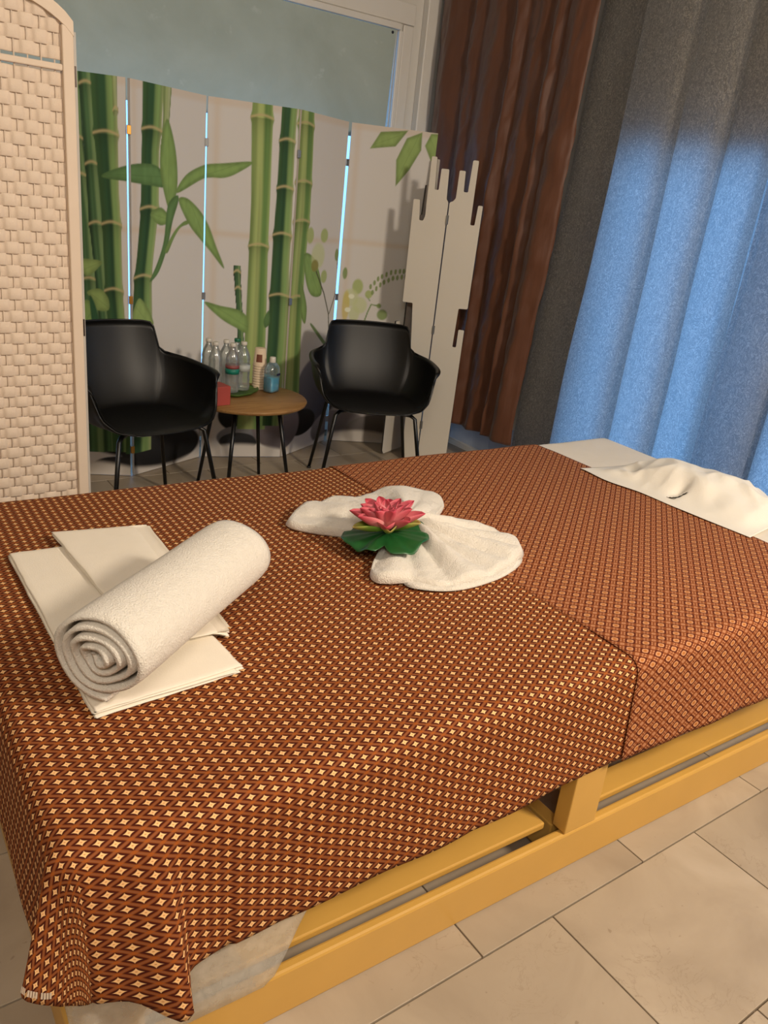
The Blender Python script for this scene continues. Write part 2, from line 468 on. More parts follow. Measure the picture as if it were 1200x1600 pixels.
struct(box('wall_front', XL, XR, YF - 0.1, YF, 0, ZC, M['wall_warm']))
# back wall with one wide glazed opening
OX0, OX1, OZ0, OZ1 = 0.35, 2.835, 0.16, 2.245
bm = bmesh.new()
box_bm(bm, XL, OX0, YB, YB + 0.12, 0, ZC); box_bm(bm, OX1, XR + 0.1, YB, YB + 0.12, 0, ZC)
box_bm(bm, OX0, OX1, YB, YB + 0.12, 0, OZ0); box_bm(bm, OX0, OX1, YB, YB + 0.12, OZ1, ZC)
struct(bm_obj('wall_back', bm, M['wall']))
w1 = struct(empty('window_1', (0, YB + 0.08, 0)))
box('pane', OX0, OX1, 0.0, 0.006, OZ0, OZ1, M['glass'], w1)
# moulded casing round the opening
def casing(name, pts_x0, x1, z0, z1, dep):
    bm = bmesh.new(); box_bm(bm, pts_x0, x1, YB - dep, YB - 0.001, z0, z1, 0.006); return struct(bm_obj(name, bm, M['trim']))
casing('trim_1', OX0 - 0.02, OX1 + 0.015, OZ1 + 0.002, OZ1 + 0.035, 0.026)
casing('trim_2', OX0 - 0.02, OX1 + 0.11, OZ1 + 0.037, OZ1 + 0.14, 0.016)
casing('trim_3', OX1 + 0.004, OX1 + 0.034, 0, OZ1 + 0.001, 0.026)
casing('trim_4', OX1 + 0.036, OX1 + 0.105, 0, OZ1 + 0.035, 0.016)
# column of wall between casing and curtain
struct(box('trim_5', OX1 + 0.165, OX1 + 0.255, YB - 0.05, YB - 0.001, 0, ZC - 0.001, M['trim'], bev=0.006))

# right wall with the shop window behind the curtains
WY0, WY1, WZ0, WZ1 = 0.35, 2.62, 0.06, 1.70
bm = bmesh.new()
box_bm(bm, XR, XR + 0.08, YF, WY0, 0, ZC); box_bm(bm, XR, XR + 0.08, WY1, YB, 0.24, ZC)
box_bm(bm, XR, XR + 0.08, WY1, YB, 0, 0.03)
box_bm(bm, XR, XR + 0.08, WY0, WY1, 0, WZ0); box_bm(bm, XR, XR + 0.08, WY0, WY1, WZ1, ZC)
struct(bm_obj('wall_right', bm, M['wall']))
w2 = struct(empty('window_2', (XR + 0.03, 0, 0)))
box('pane', 0, 0.006, WY0, WY1, WZ0, WZ1, M['glass'], w2)
w3 = struct(empty('window_3', (XR + 0.03, 0, 0)))
def frosted():
    m = bpy.data.materials.new('frosted_glass'); m.use_nodes = True; nt = m.node_tree; nt.nodes.clear(); x = NX(nt)
    o = x.n('ShaderNodeOutputMaterial'); d = x.n('ShaderNodeBsdfDiffuse'); t = x.n('ShaderNodeBsdfTranslucent'); mx = x.n('ShaderNodeMixShader')
    f = x.noise(x.coord(), 7, 3); nt.links.new(x.mix(f, lin4('#a4abb5'), lin4('#d2d6da')), d.inputs[0])
    t.inputs[0].default_value = (0.55, 0.6, 0.65, 1); mx.inputs[0].default_value = 0.12
    nt.links.new(d.outputs[0], mx.inputs[1]); nt.links.new(t.outputs[0], mx.inputs[2]); nt.links.new(mx.outputs[0], o.inputs[0]); return m
M['frost'] = frosted()
for a, b_ in ((WY1 + 0.002, 3.329), (3.331, YB - 0.002)):
    box('pane', 0, 0.008, a, b_, 0.03, 0.24, M['frost'], w3)

# grey-blue board that covers the upper part of the back opening
bd = empty('window_board', (0, 0, 0))
tag(bd, 'grey-blue painted board fixed across the window above the bamboo screen', 'board')
bm = bmesh.new(); box_bm(bm, -0.6, 2.822, YB - 0.022, YB - 0.006, 1.69, 2.244, 0.0015)
for v in bm.verts:
    if v.co.x > 2: v.co.x -= (2.244 - v.co.z) * 0.035
bdp = bm_obj('board_panel', bm, M['board'], bd)
lathe('screw', [(0.0075, 0), (0.0075, 0.003), (0.003, 0.005)], M['pin'], bdp, n=12).matrix_local = Matrix.Translation((2.795, YB - 0.022, 2.228)) @ Matrix.Rotation(PI / 2, 4, 'X')

# ------------------------------------------------------------------ the low Thai massage bed
BED_LOC = (0.19, 0.868, 0.0); BED_RZ = math.radians(-1.25)
LB, WB, ZT = 2.48, 1.27, 0.545          # length, width, height of the mattress top
bed = empty('massage_bed', BED_LOC, BED_RZ)
tag(bed, 'low wide massage bed with yellow painted wooden frame and slatted lower deck', 'bed')
for v0, v1 in ((-0.010, 0.013), (WB - 0.013, WB + 0.010)):
    box('lower_rail', 0.0, LB, v0, v1, 0.0, 0.112, M['yellow'], bed, bev=0.006)
for u0 in (0.0, LB - 0.036):
    box('end_rail', u0, u0 + 0.036, 0.014, WB - 0.014, 0.0, 0.112, M['yellow'], bed, bev=0.006)
for u0 in (0.002, 1.052, LB - 0.102):
    for v0 in (-0.0095, WB - 0.0305):
        box('post', u0, u0 + 0.100, v0, v0 + 0.04, 0.113, 0.425, M['yellow'], bed, bev=0.003)
for u0, u1 in ((0.106, 1.027), (1.154, LB - 0.106)):
    for k in range(2):
        v0 = 0.030 + k * (WB - 0.128)
        box('deck_slat', u0, u1, v0, v0 + 0.068, 0.108, 0.126, M['yellow'], bed, bev=0.0035)
box('cross_beam', 1.052, 1.088, 0.03, WB - 0.03, 0.02, 0.107, M['yellow'], bed, bev=0.003)
box('platform', 0.0, LB, 0.004, WB - 0.004, 0.405, 0.428, M['yellow'], bed, bev=0.004)
bm = bmesh.new(); box_bm(bm, 0.008, LB - 0.008, 0.01, WB - 0.01, 0.429, ZT - 0.004, 0.03)
bm_obj('mattress', bm, M['mattress'], bed, smooth=True)

L0 = 0.075                                # length of cloth spent turning over the edge
CONE_STAR = ([0, .12, .22, .45, .7, 1.0], [(-.06, 0), (-.17, -.05), (-.25, -.09), (-.02, -.05), (.02, -.03), (.02, -.03)])
EAR = ([-0.1, 0.0, .055, .095, .115, .15, .23], [(.02, -.03), (.02, -.03), (.06, -.12), (.105, -.25), (.10, -.25), (.03, -.09), (0, -.05)])   # fold on the near side beside the foot corner
CONE_SOFT = ([0, .25, .5, .75, 1.0], [(-.05, 0), (-.06, -.02), (-.04, -.04), (-.02, -.06), (0, -.05)])
def fall(rho, fx, fy, hx, hy):
    """curve that leaves the flat top along (fx,fy) and ends up hanging with lean (hx,hy)"""
    w = np.sqrt(np.maximum(1 - hx ** 2 - hy ** 2, 0.05))
    a = np.where(rho < L0, rho - rho ** 2 / (2 * L0), L0 / 2); b = np.where(rho < L0, rho ** 2 / (2 * L0), rho - L0 / 2)
    return fx * a + hx * b, fy * a + hy * b, -w * b
def drape(a, b, inset, cone, zoff, seed, amp, ear=False):
    """a,b: flat fabric coordinates over the bed top -> 3D points in bed space"""
    a = np.asarray(a, float); b = np.asarray(b, float)
    e = inset - zoff
    ca = np.clip(a, e, LB - e); cb = np.clip(b, e, WB - e)
    da = a - ca; db = b - cb
    rho = np.hypot(da, db)
    X = ca.copy(); Y = cb.copy(); Z = np.full(a.shape, ZT + zoff)
    Z += 0.0022 * vnoise(a * 4 + 3, b * 4 + 7, seed) + 0.0012 * vnoise(a * 13, b * 13, seed + 1)
    th = np.arctan2(np.abs(db), np.abs(da)) / (PI / 2)          # 0 along the ends, 1 along the long sides
    sx = np.sign(da); sy = np.sign(db)
    tx = np.interp(th, cone[0], [c[0] for c in cone[1]]); ty = np.interp(th, cone[0], [c[1] for c in cone[1]])
    # smooth the table a little
    t2 = np.clip(th + .05, 0, 1); t1 = np.clip(th - .05, 0, 1)
    for arr, k in ((tx, 0), (ty, 1)):
        arr *= 0.5; arr += 0.25 * np.interp(t1, cone[0], [c[k] for c in cone[1]]) + 0.25 * np.interp(t2, cone[0], [c[k] for c in cone[1]])
    corner = (np.abs(da) > 1e-9) & (np.abs(db) > 1e-9)
    hx = np.where(corner, -tx, 0.06 * (np.abs(da) > 1e-9)) * np.where(sx == 0, 1, sx)
    hx = np.where(np.abs(da) < 1e-9, 0.0, np.where(corner, -tx * sx, 0.05 * sx))
    hy = np.where(np.abs(db) < 1e-9, 0.0, np.where(corner, -ty * sy, 0.05 * sy))
    fx = np.where(rho > 1e-9, da / np.maximum(rho, 1e-9), 0); fy = np.where(rho > 1e-9, db / np.maximum(rho, 1e-9), 0)
    if ear:
        m_ = (db < -1e-9) & ~corner & (a < 0.23)
        hx = np.where(m_, np.interp(a, EAR[0], [c[0] for c in EAR[1]]), hx); hy = np.where(m_, np.interp(a, EAR[0], [c[1] for c in EAR[1]]), hy)
    dx, dy, dz = fall(rho, fx, fy, hx, hy)
    X += dx; Y += dy; Z += dz
    # soft waves on the hanging faces
    hang = sstep(rho, 0.05, 0.3)
    wv = amp * (np.sin(a * 9 + 1.3 + seed) + 0.6 * np.sin(a * 21 + b * 2 + seed * 2)) * hang
    we = amp * (np.sin(b * 10 + 0.7 + seed) + 0.5 * np.sin(b * 23 + seed)) * hang
    only_b = (np.abs(db) > 1e-9) & ~corner & ~(ear & (a < 0.23)); only_a = (np.abs(da) > 1e-9) & ~corner
    Y += np.where(only_b, -np.abs(wv) * 1.0 * -sy, 0) + 0.0
    X += np.where(only_a, np.abs(we) * sx, 0)
    return np.stack([X, Y, Z], -1)
def cloth(name, a0, a1, dn, df, mat, zoff, inset, cone, seed, amp, step=0.011, hem=None, ear=False):
    """sheet from a0..a1 along the bed; dn/df = drop on the near/far side"""
    na = int((a1 - a0) / step) + 1; nb = int((WB + dn + df) / step) + 1
    A = np.linspace(a0, a1, na); T = np.linspace(0, 1, nb)
    AA = np.repeat(A[:, None], nb, 1)
    lo = -(dn + (hem(A) if hem else 0) + 0.005 * vnoise(A * 6, A * 0, seed + 5)); hi = WB + df + 0.008 * vnoise(A * 5, A * 0 + 3, seed + 6)
    BB = lo[:, None] + (hi - lo)[:, None] * T[None, :]
    AA = AA + 0.004 * vnoise(BB * 7, BB * 0 + 2, seed + 8) * (np.abs(AA - (a0 + a1) / 2) > (a1 - a0) / 2 - 0.02)
    if ear:                                  # the cloth is cut round at the foot corners
        e = inset - zoff; da = np.minimum(AA - e, 0); db = np.minimum(BB - e, 0)
        th = np.arctan2(-db, np.maximum(-da, 1e-9)) / (PI / 2)
        full = np.minimum((-a0 + e) / np.maximum(np.cos(th * PI / 2), 1e-6), (dn + e) / np.maximum(np.sin(th * PI / 2), 1e-6))
        s_ = np.interp(th, [0, .2, .45, .7, 1], [.255, .258, .30, .31, .302]) / np.minimum(full, 9)
        cm = (da < 0) & (db < 0)
        AA = np.where(cm, e + da * s_, AA); BB = np.where(cm, e + db * s_, BB)
        BB = np.where((db < 0) & ~cm, e + db * (1 + 0.15 * np.exp(-((AA - 0.10) / 0.035) ** 2)), BB)
    P = drape(AA, BB, inset, cone, zoff, seed, amp, ear)
    uv = np.stack([AA, BB], -1).reshape(-1, 2)
    o = mesh_obj(name, P.reshape(-1, 3), grid_faces(na, nb), mat, None, smooth=True, uv=uv)
    o.location = BED_LOC; o.rotation_euler = (0, 0, BED_RZ)
    so = o.modifiers.new('thickness', 'SOLIDIFY'); so.thickness = 0.0012; so.offset = 0
    return o
# thin white under-sheet; hangs lower at the foot where it shows below the printed cloth
us_hem = lambda A: 0.165 * (1 - sstep(A, 0.30, 0.40)) + 0.012 * sstep(A, 1.25, 1.4)
us = cloth('under_sheet', -0.24, LB + 0.20, 0.258, 0.25, M['thin_sheet'], 0.0015, 0.034, CONE_SOFT, 3, 0.004, step=0.02, hem=us_hem)
tag(us, 'thin white non-woven sheet over the mattress, hanging below the printed cloth at the foot', 'sheet')
INSET = 0.020
star = cloth('star_print_cloth', -0.25, 1.20, 0.288, 0.26, M['star'], 0.006, INSET, CONE_STAR, 5, 0.004, ear=True, hem=lambda A: -0.022 * sstep(A, 0.5, 1.0))
tag(star, 'rust brown cotton cloth with small pale star print over the foot of the bed', 'cloth')
rose = cloth('rosette_print_cloth', 1.145, 2.085, 0.275, 0.26, M['flower'], 0.0088, INSET, CONE_SOFT, 9, 0.005)
tag(rose, 'rust brown cotton cloth with small rosette grid print over the middle and head half', 'cloth')
# printed selvedge mark near the corner hem of the star cloth
def on_bed(P): return Matrix.Translation(BED_LOC) @ Matrix.Rotation(BED_RZ, 4, 'Z') @ Vector(P)
sel = []; selF = []; q = 0
for k in range(17):
    if k in (7, 12): continue
    P = []
    for t_ in (0.16 + k * 0.0145, 0.16 + k * 0.0145 + 0.011):
        for r_ in (0.236, 0.247):
            rr_ = r_ + 0.03 * sstep(t_, .15, .45); P.append((0.014 - rr_ * math.cos(t_ * PI / 2), 0.014 - rr_ * math.sin(t_ * PI / 2)))
    P = np.array(P); D3 = drape(P[:, 0], P[:, 1], INSET, CONE_STAR, 0.006, 5, 0.004, True) + np.array([-0.002, -0.0025, 0])
    sel += D3.tolist(); selF.append((q, q + 1, q + 3, q + 2)); q += 4
mesh_obj('selvedge_print', sel, selF, simple('selvedge_white', '#cbb7a2', 0.9), star)

# white cover on the head end
hs = cloth('head_sheet', 2.085, LB + 0.14, 0.24, 0.22, M['sheet'], 0.006, INSET, CONE_SOFT, 14, 0.004, step=0.014)
tag(hs, 'white cotton sheet covering the head end of the bed', 'sheet')
# crumpled face-rest paper with a slit, over the padded face hole
na, nb = 90, 110
A = np.linspace(0, 1, na); B = np.linspace(0, 1, nb)
AA, BB = np.meshgrid(A, B, indexing='ij')
front = 2.225 + 0.03 * BB + 0.012 * vnoise(BB * 5, BB * 0, 21); back = 2.66 + 0.015 * vnoise(BB * 6, BB * 0, 22)
Xw = front + (back - front) * AA; Yw = 1.765 - 0.60 * BB + (0.035 * (1 - AA) ** 2) * (1 - 2 * BB) - 0.03 * AA * (1 - BB)
base = 0.5572
rr = np.hypot((Xw - 2.47) / 0.17, (Yw - 1.45) / 0.25)
bumpz = 0.058 * np.exp(-(rr / 0.95) ** 4) - 0.035 * np.exp(-((Xw - 2.33) / 0.04) ** 2 - ((Yw - 1.455) / 0.02) ** 2)
ridge = 0.017 * (1 - np.abs(vnoise(Xw * 9 + Yw * 4, Yw * 7 - Xw * 3, 31))) + 0.012 * (1 - np.abs(vnoise(Xw * 17 - Yw * 9, Yw * 15, 32)))
fade = sstep(AA, 0.02, 0.3) * sstep(BB, 0.0, 0.12) * sstep(1 - BB, 0.0, 0.12) * sstep(1 - AA, 0.0, 0.15)
Zw = base + np.maximum(bumpz, 0) * sstep(AA, 0.05, 0.4) + ridge * fade * 1.0 + 0.002
P = np.stack([Xw, Yw, Zw], -1).reshape(-1, 3)
Fc = grid_faces(na, nb)
# cut the slit
slit = []
for f_ in Fc:
    c = P[list(f_)].mean(0)
    t = (c[0] - 2.290) / 0.055
    if 0 < t < 1 and abs(c[1] - (1.452 - 0.03 * t)) < 0.013 * (1 - t) + 0.001: continue
    slit.append(f_)
fp = mesh_obj('face_rest_paper', P, slit, M['face_paper'], None, smooth=True)
so = fp.modifiers.new('thickness', 'SOLIDIFY'); so.thickness = 0.0008
tag(fp, 'crumpled white face-rest paper with a slit lying on the head of the bed', 'paper')

# ------------------------------------------------------------------ folded white paper sheets under the towel roll
ZB = ZT + 0.0085                        # top of the printed cloth
def quad_slab(bm, pts, z0, z1, rnd, seed, nu=14, nv=22, puff=0.0, lift=None):
    """soft folded slab over a quadrilateral (world xy corner points in order)"""
    p = [np.array(q, float) for q in pts]
    top = {}; bot = {}
    us = 0.5 - 0.5 * np.cos(np.linspace(0, PI, nu)); vs = 0.5 - 0.5 * np.cos(np.linspace(0, PI, nv))
    for i, u_ in enumerate(us):
        for j, v_ in enumerate(vs):
            xy = (p[0] * (1 - u_) + p[1] * u_) * (1 - v_) + (p[3] * (1 - u_) + p[2] * u_) * v_
            e = min(u_, 1 - u_) * np.linalg.norm(p[1] - p[0]); e = min(e, min(v_, 1 - v_) * np.linalg.norm(p[3] - p[0]))
            k = min(1.0, e / rnd); prof = math.sqrt(max(0.0, 1 - (1 - k) ** 2))
            zm = (z0 + z1) / 2; h = (z1 - z0) / 2
            dz = puff * float(vnoise(xy[0] * 11, xy[1] * 11, seed)) * k
            xy = xy + 0.0016 * np.array([float(vnoise(xy[1] * 30, 1, seed + 2)), float(vnoise(xy[0] * 30, 2, seed + 3))])
            lf = lift(u_, v_) if lift else 0.0
            top[i, j] = bm.verts.new((xy[0], xy[1], zm + h * prof + dz + lf))
            bot[i, j] = bm.verts.new((xy[0], xy[1], zm - h * prof + (lf if lf > 0 else 0)))
    for i in range(nu - 1):
        for j in range(nv - 1):
            bm.faces.new((top[i, j], top[i + 1, j], top[i + 1, j + 1], top[i, j + 1]))
            bm.faces.new((bot[i, j], bot[i, j + 1], bot[i + 1, j + 1], bot[i + 1, j]))
    bmesh.ops.remove_doubles(bm, verts=bm.verts, dist=1e-6)
bm = bmesh.new()
z = ZB
for k, (sh, th) in enumerate(((0.0, .0035), (.006, .003), (-.005, .003), (.004, .004))):
    quad_slab(bm, [(.302 + sh * .5, 1.785 - abs(sh)), (.545 + sh, 1.765 + sh), (.572 + sh * 1.6, 1.138 + sh), (.300 + sh * .4, 1.118 + abs(sh))], z, z + th, 0.006, 40 + k, puff=0.0006)
    z += th * 0.98
fa = bm_obj('folded_paper_sheet', bm, M['paper'], None, smooth=True)
tag(fa, 'folded white paper sheet lowest and leftmost under the rolled towel', 'paper sheet', 'folded paper sheets under the towel roll')
z1 = z
bm = bmesh.new()
for k, (sh, th) in enumerate(((0.0, .004), (.004, .003), (-.004, .0045))):
    quad_slab(bm, [(.412 + sh * .4, 1.845 + sh), (.632 + sh, 1.806), (.606 + sh, 1.262 + sh * 2), (.436 - sh, 1.262 + sh)], z, z + th, 0.007, 50 + k, puff=0.0008,
              lift=lambda u_, v_: -0.0125 * sstep(u_, 0.78, 1.0) )
    z += th * 0.98
z2 = z
fb = bm_obj('folded_paper_sheet', bm, M['paper'], None, smooth=True)
tag(fb, 'folded white paper sheet lying uppermost between the rolled towel and the lower sheet', 'paper sheet', 'folded paper sheets under the towel roll')

# ------------------------------------------------------------------ rolled bath towel
R_OUT = 0.089; LEN = 0.465
turns = 4.3; n_th = 230; th_t = 0.0125
ang = np.linspace(0.0, turns * 2 * PI, n_th)
prog = ang / ang[-1]
rad = 0.012 + (R_OUT - th_t / 2 - 0.012) * prog
wob = 1 + 0.10 * np.sin(ang * 2 + 0.6) * (1 - prog) + 0.07 * np.sin(ang * 3.1 + 2) * (1 - prog ** 2) * 0.8
rad = rad * wob
half = th_t / 2 * (0.78 + 0.22 * np.sin(ang * 1.7) ** 2)
NL = 30
ys = np.linspace(0, LEN, NL)
V = []; 
def sect(r_): return np.stack([r_ * np.cos(ang - 3.3), r_ * np.sin(ang - 3.3)], -1)
jit0 = 0.010 * np.sin(ang * 0.9 + 1) * (1 - prog) - 0.006 * (1 - prog) + 0.003 * np.sin(ang * 3)
rows = []
for li, y in enumerate(ys):
    t = li / (NL - 1)
    endf = max(0, 1 - t / 0.06) ; endb = max(0, 1 - (1 - t) / 0.06)
    hf = half * (1 - 0.35 * endf ** 2 - 0.35 * endb ** 2)
    yy = y + jit0 * (1 - t) - jit0 * t
    bulge = 1 + 0.012 * math.sin(PI * t) + 0.01 * math.sin(7 * t + 1)
    rows.append((sect((rad + hf) * bulge), sect((rad - hf) * bulge), yy))
verts = []
for (o_, i_, yy) in rows:
    for s_ in (o_, i_):
        for k in range(n_th):
            verts.append((s_[k, 0] * 1.05, yy[k], s_[k, 1] * 0.93))
Fc = []
stride = 2 * n_th
for l in range(NL - 1):
    for k in range(n_th - 1):
        a_ = l * stride + k; Fc.append((a_, a_ + 1, a_ + stride + 1, a_ + stride))
        c_ = l * stride + n_th + k; Fc.append((c_, c_ + stride, c_ + stride + 1, c_ + 1))
    for k in (0, n_th - 1):
        a_ = l * stride + k; Fc.append((a_, a_ + stride, a_ + stride + n_th, a_ + n_th))
for l in (0, NL - 1):
    for k in range(n_th - 1):
        a_ = l * stride + k; Fc.append((a_, a_ + 1, a_ + 1 + n_th, a_ + n_th))
roll = mesh_obj('rolled_towel', verts, Fc, M['towel'], None, smooth=True)
bmx = bmesh.new(); bmx.from_mesh(roll.data); bmesh.ops.recalc_face_normals(bmx, faces=bmx.faces); bmx.to_mesh(roll.data); bmx.free()
ax = 0.645
roll.location = (0.314, 1.131, z2 + R_OUT * 0.93 + 0.001); roll.rotation_euler = (0, 0, ax - PI / 2)
tag(roll, 'white terry bath towel rolled up with its spiral end showing, on the paper sheets', 'towel')

# ------------------------------------------------------------------ hand towel pinched into a bow
def lobe(bm, outline, pinch, z0, hmax, pleats, seed, nr=34, edge=0.016, tilt=None):
    out = catmull(outline, 9)
    C_ = np.array(pinch)
    N_ = len(out)
    ts = 1 - (1 - np.linspace(0, 1, nr)) ** 1.0
    d_all = np.linalg.norm(out - C_, axis=1)
    rows_t = []; rows_b = []
    for t in ts:
        pts = C_ + (out - C_) * t
        rt = []; rb = []
        for k in range(N_):
            x_, y_ = pts[k]
            d_edge = (1 - t) * d_all[k]
            kk = min(1.0, d_edge / edge); prof = math.sqrt(max(0, 1 - (1 - kk) ** 2))
            th = math.atan2(y_ - C_[1], x_ - C_[0])
            rr_ = t * d_all[k]
            base = hmax(x_, y_)
            pl = sum(am * math.cos((th - t0) / w) if abs((th - t0) / w) < PI / 2 else 0.0 for t0, w, am in pleats)
            zz = base + pl * min(1, rr_ / 0.06) * (1 - 0.55 * t * t) + 0.0028 * float(vnoise(x_ * 22, y_ * 22, seed)) + 0.002 * float(vnoise(x_ * 55, y_ * 55, seed + 1))
            zz = max(zz, 0.004)
            rt.append(bm.verts.new((x_, y_, z0 + 0.006 + zz * prof)))
            rb.append(bm.verts.new((x_, y_, z0 + 0.006 - 0.0055 * prof)))
        rows_t.append(rt); rows_b.append(rb)
    for i in range(nr - 1):
        for k in range(N_):
            j = (k + 1) % N_
            bm.faces.new((rows_t[i][k], rows_t[i + 1][k], rows_t[i + 1][j], rows_t[i][j]))
            bm.faces.new((rows_b[i][k], rows_b[i][j], rows_b[i + 1][j], rows_b[i + 1][k]))
    bmesh.ops.remove_doubles(bm, verts=bm.verts, dist=1e-6)
    bmesh.ops.recalc_face_normals(bm, faces=bm.faces)
PIN = (1.245, 1.545)
bm = bmesh.new()
def bow_h(edge_h, mid_h):
    return lambda x_, y_: edge_h + mid_h * math.exp(-((x_ - PIN[0]) ** 2 + (y_ - PIN[1]) ** 2) / 0.15 ** 2)
# far lobe
lobe(bm, [(1.245, 1.535), (1.12, 1.575), (1.03, 1.635), (.975, 1.70), (1.0, 1.745), (1.07, 1.79), (1.17, 1.815), (1.27, 1.805), (1.36, 1.825), (1.45, 1.80), (1.505, 1.75), (1.495, 1.68), (1.40, 1.60), (1.31, 1.555)],
     PIN, ZB, bow_h(0.012, 0.020), [(2.62, .16, .014), (2.22, .17, .034), (1.78, .14, .020), (1.40, .13, .012), (1.02, .17, .040), (0.66, .12, .018)], 61, edge=0.011)
# near lobe
lobe(bm, [(1.245, 1.56), (1.33, 1.575), (1.42, 1.53), (1.49, 1.455), (1.512, 1.385), (1.475, 1.315), (1.40, 1.275), (1.29, 1.243), (1.20, 1.237), (1.135, 1.252), (1.085, 1.30), (1.035, 1.318), (1.010, 1.338), (1.02, 1.375), (1.07, 1.43), (1.15, 1.50)],
     PIN, ZB, bow_h(0.012, 0.022), [(-2.30, .12, .026), (-1.98, .10, .012), (-1.62, .13, .034), (-1.24, .10, .018), (-0.92, .11, .032), (-0.58, .10, .020), (-0.22, .12, .028)], 62, edge=0.009)
# lower turned-out layer seen along the near hem
lobe(bm, [(1.22, 1.34), (1.42, 1.33), (1.485, 1.36), (1.44, 1.285), (1.33, 1.236), (1.21, 1.222), (1.13, 1.238), (1.07, 1.288), (1.10, 1.33)],
     (1.25, 1.30), ZB - 0.0005, lambda x_, y_: 0.004, [], 63, nr=12, edge=0.005)
bow = bm_obj('bow_towel', bm, M['towel'], None, smooth=True)
tag(bow, 'white hand towel folded into a bow lying on the middle of the bed', 'towel')

# ------------------------------------------------------------------ lotus on its lily pad
lot = empty('lotus_flower', (1.137, 1.480, ZB + 0.058), 0.0)
lot.rotation_euler = (math.radians(-5), math.radians(-5), 0)
tag(lot, 'pink artificial lotus on a green lily pad in the middle of the bow towel', 'flower')
nr_, nt_ = 12, 72
V = []; 
for i in range(nr_):
    for k in range(nt_):
        th = 2 * PI * k / nt_; t = (i + 0.0) / (nr_ - 1)
        R_ = 0.112 * (1 + 0.05 * math.sin(3 * th + 0.6) + 0.02 * math.sin(7 * th + 1))
        notch = math.exp(-((th - 4.0) / 0.10) ** 2)
        R_ *= 1 - 0.35 * notch
        zz = 0.006 * t ** 3 * math.sin(5 * th + 0.8) + 0.003 * t ** 2 * math.sin(9 * th) - 0.012 * t * t + 0.002 * math.cos(14 * th) * t
        V.append((R_ * t * math.cos(th), R_ * t * math.sin(th), zz))
pad = mesh_obj('lily_pad', V, [(f[0], f[1], f[2], f[3]) for f in [(i * nt_ + k, (i + 1) * nt_ + k, (i + 1) * nt_ + (k + 1) % nt_, i * nt_ + (k + 1) % nt_) for i in range(nr_ - 1) for k in range(nt_)]], M['pad'], lot, smooth=True)
pad.modifiers.new('thickness', 'SOLIDIFY').thickness = 0.0016
PINK_TIP = np.array(lin('#c83a52')); PINK_MID = np.array(lin('#e5858a')); PINK_LO = np.array(lin('#f3c4b8')); GREEN = np.array(lin('#86b040')); 
def petal_mesh(name, L_, W_, cup, curl, c_lo, c_mid, c_tip):
    nu, nv = 9, 12; V = []; C_ = []
    for j in range(nv):
        v_ = j / (nv - 1)
        w = W_ * (math.sin(PI * min(1, v_ * 0.93 + 0.05)) ** 0.75) * (1 - 0.25 * v_)
        if j == nv - 1: w = 0.0006
        for i in range(nu):
            s_ = i / (nu - 1) * 2 - 1
            V.append((s_ * w, v_ * L_, cup * s_ * s_ * w * 1.3 + curl * v_ * v_ * L_))
            c = c_lo + (c_mid - c_lo) * min(1, v_ / 0.5) if v_ < 0.5 else c_mid + (c_tip - c_mid) * (v_ - 0.5) / 0.5
            C_.append(c * (1 - 0.10 * abs(math.sin(s_ * 8))))
    me = bpy.data.meshes.new(name)
    me.from_pydata(V, [], [(j * nu + i, j * nu + i + 1, (j + 1) * nu + i + 1, (j + 1) * nu + i) for j in range(nv - 1) for i in range(nu - 1)])
    me.shade_smooth(); me.materials.append(M['petal'])
    a = me.color_attributes.new('print', 'FLOAT_COLOR', 'POINT'); c4 = np.ones((len(V), 4), np.float32); c4[:, :3] = C_
    a.data.foreach_set('color', c4.ravel())
    return me
def put_petals(name, me, count, r0, z0, elev, phase, jitter=0.08):
    for k in range(count):
        o = link(bpy.data.objects.new(name, me), lot)
        az = 2 * PI * k / count + phase + rng.uniform(-jitter, jitter)
        e = elev + rng.uniform(-0.10, 0.14)
        o.matrix_local = Matrix.Translation((r0 * math.cos(az), r0 * math.sin(az), z0)) @ Matrix.Rotation(az - PI / 2, 4, 'Z') @ Matrix.Rotation(e, 4, 'X')
        so = o.modifiers.new('thickness', 'SOLIDIFY'); so.thickness = 0.001
sep = petal_mesh('sepal', 0.082, 0.024, 0.75, 0.22, GREEN * 1.1, GREEN, np.array(lin('#b7a05a')))
p1 = petal_mesh('petal', 0.094, 0.0255, 0.8, 0.25, PINK_LO, PINK_MID, PINK_TIP)
p2 = petal_mesh('petal', 0.082, 0.0225, 0.85, 0.18, PINK_LO, PINK_MID, PINK_TIP)
p3 = petal_mesh('petal', 0.066, 0.0190, 0.9, 0.10, PINK_MID, PINK_MID * 0.95, PINK_TIP * 0.9)
p4 = petal_mesh('petal', 0.050, 0.0145, 0.9, 0.0, PINK_MID, PINK_MID * 0.9, PINK_TIP * 0.85)
put_petals('sepal', sep, 5, 0.012, 0.004, 0.14, 0.35)
put_petals('petal', p1, 8, 0.010, 0.008, 0.28, 0.1)
put_petals('petal', p2, 8, 0.009, 0.011, 0.60, 0.5)
put_petals('petal', p3, 7, 0.008, 0.014, 0.92, 0.2)
put_petals('petal', p4, 6, 0.006, 0.016, 1.18, 0.6)
bm = bmesh.new()
for k in range(16):
    az = rng.uniform(0, 2 * PI); r_ = rng.uniform(0.002, 0.012)
    V, Fq = tube_mesh([(r_ * .5 * math.cos(az), r_ * .5 * math.sin(az), 0.018), (r_ * math.cos(az), r_ * math.sin(az), 0.055 + rng.uniform(-.008, .006))], [0.0007, 0.0012], 5)
    vs = [bm.verts.new(v) for v in V]
    for f_ in Fq: bm.faces.new([vs[i] for i in f_])
st = bm_obj('stamens', bm, M['stamen'], lot)
st['kind'] = 'stuff'

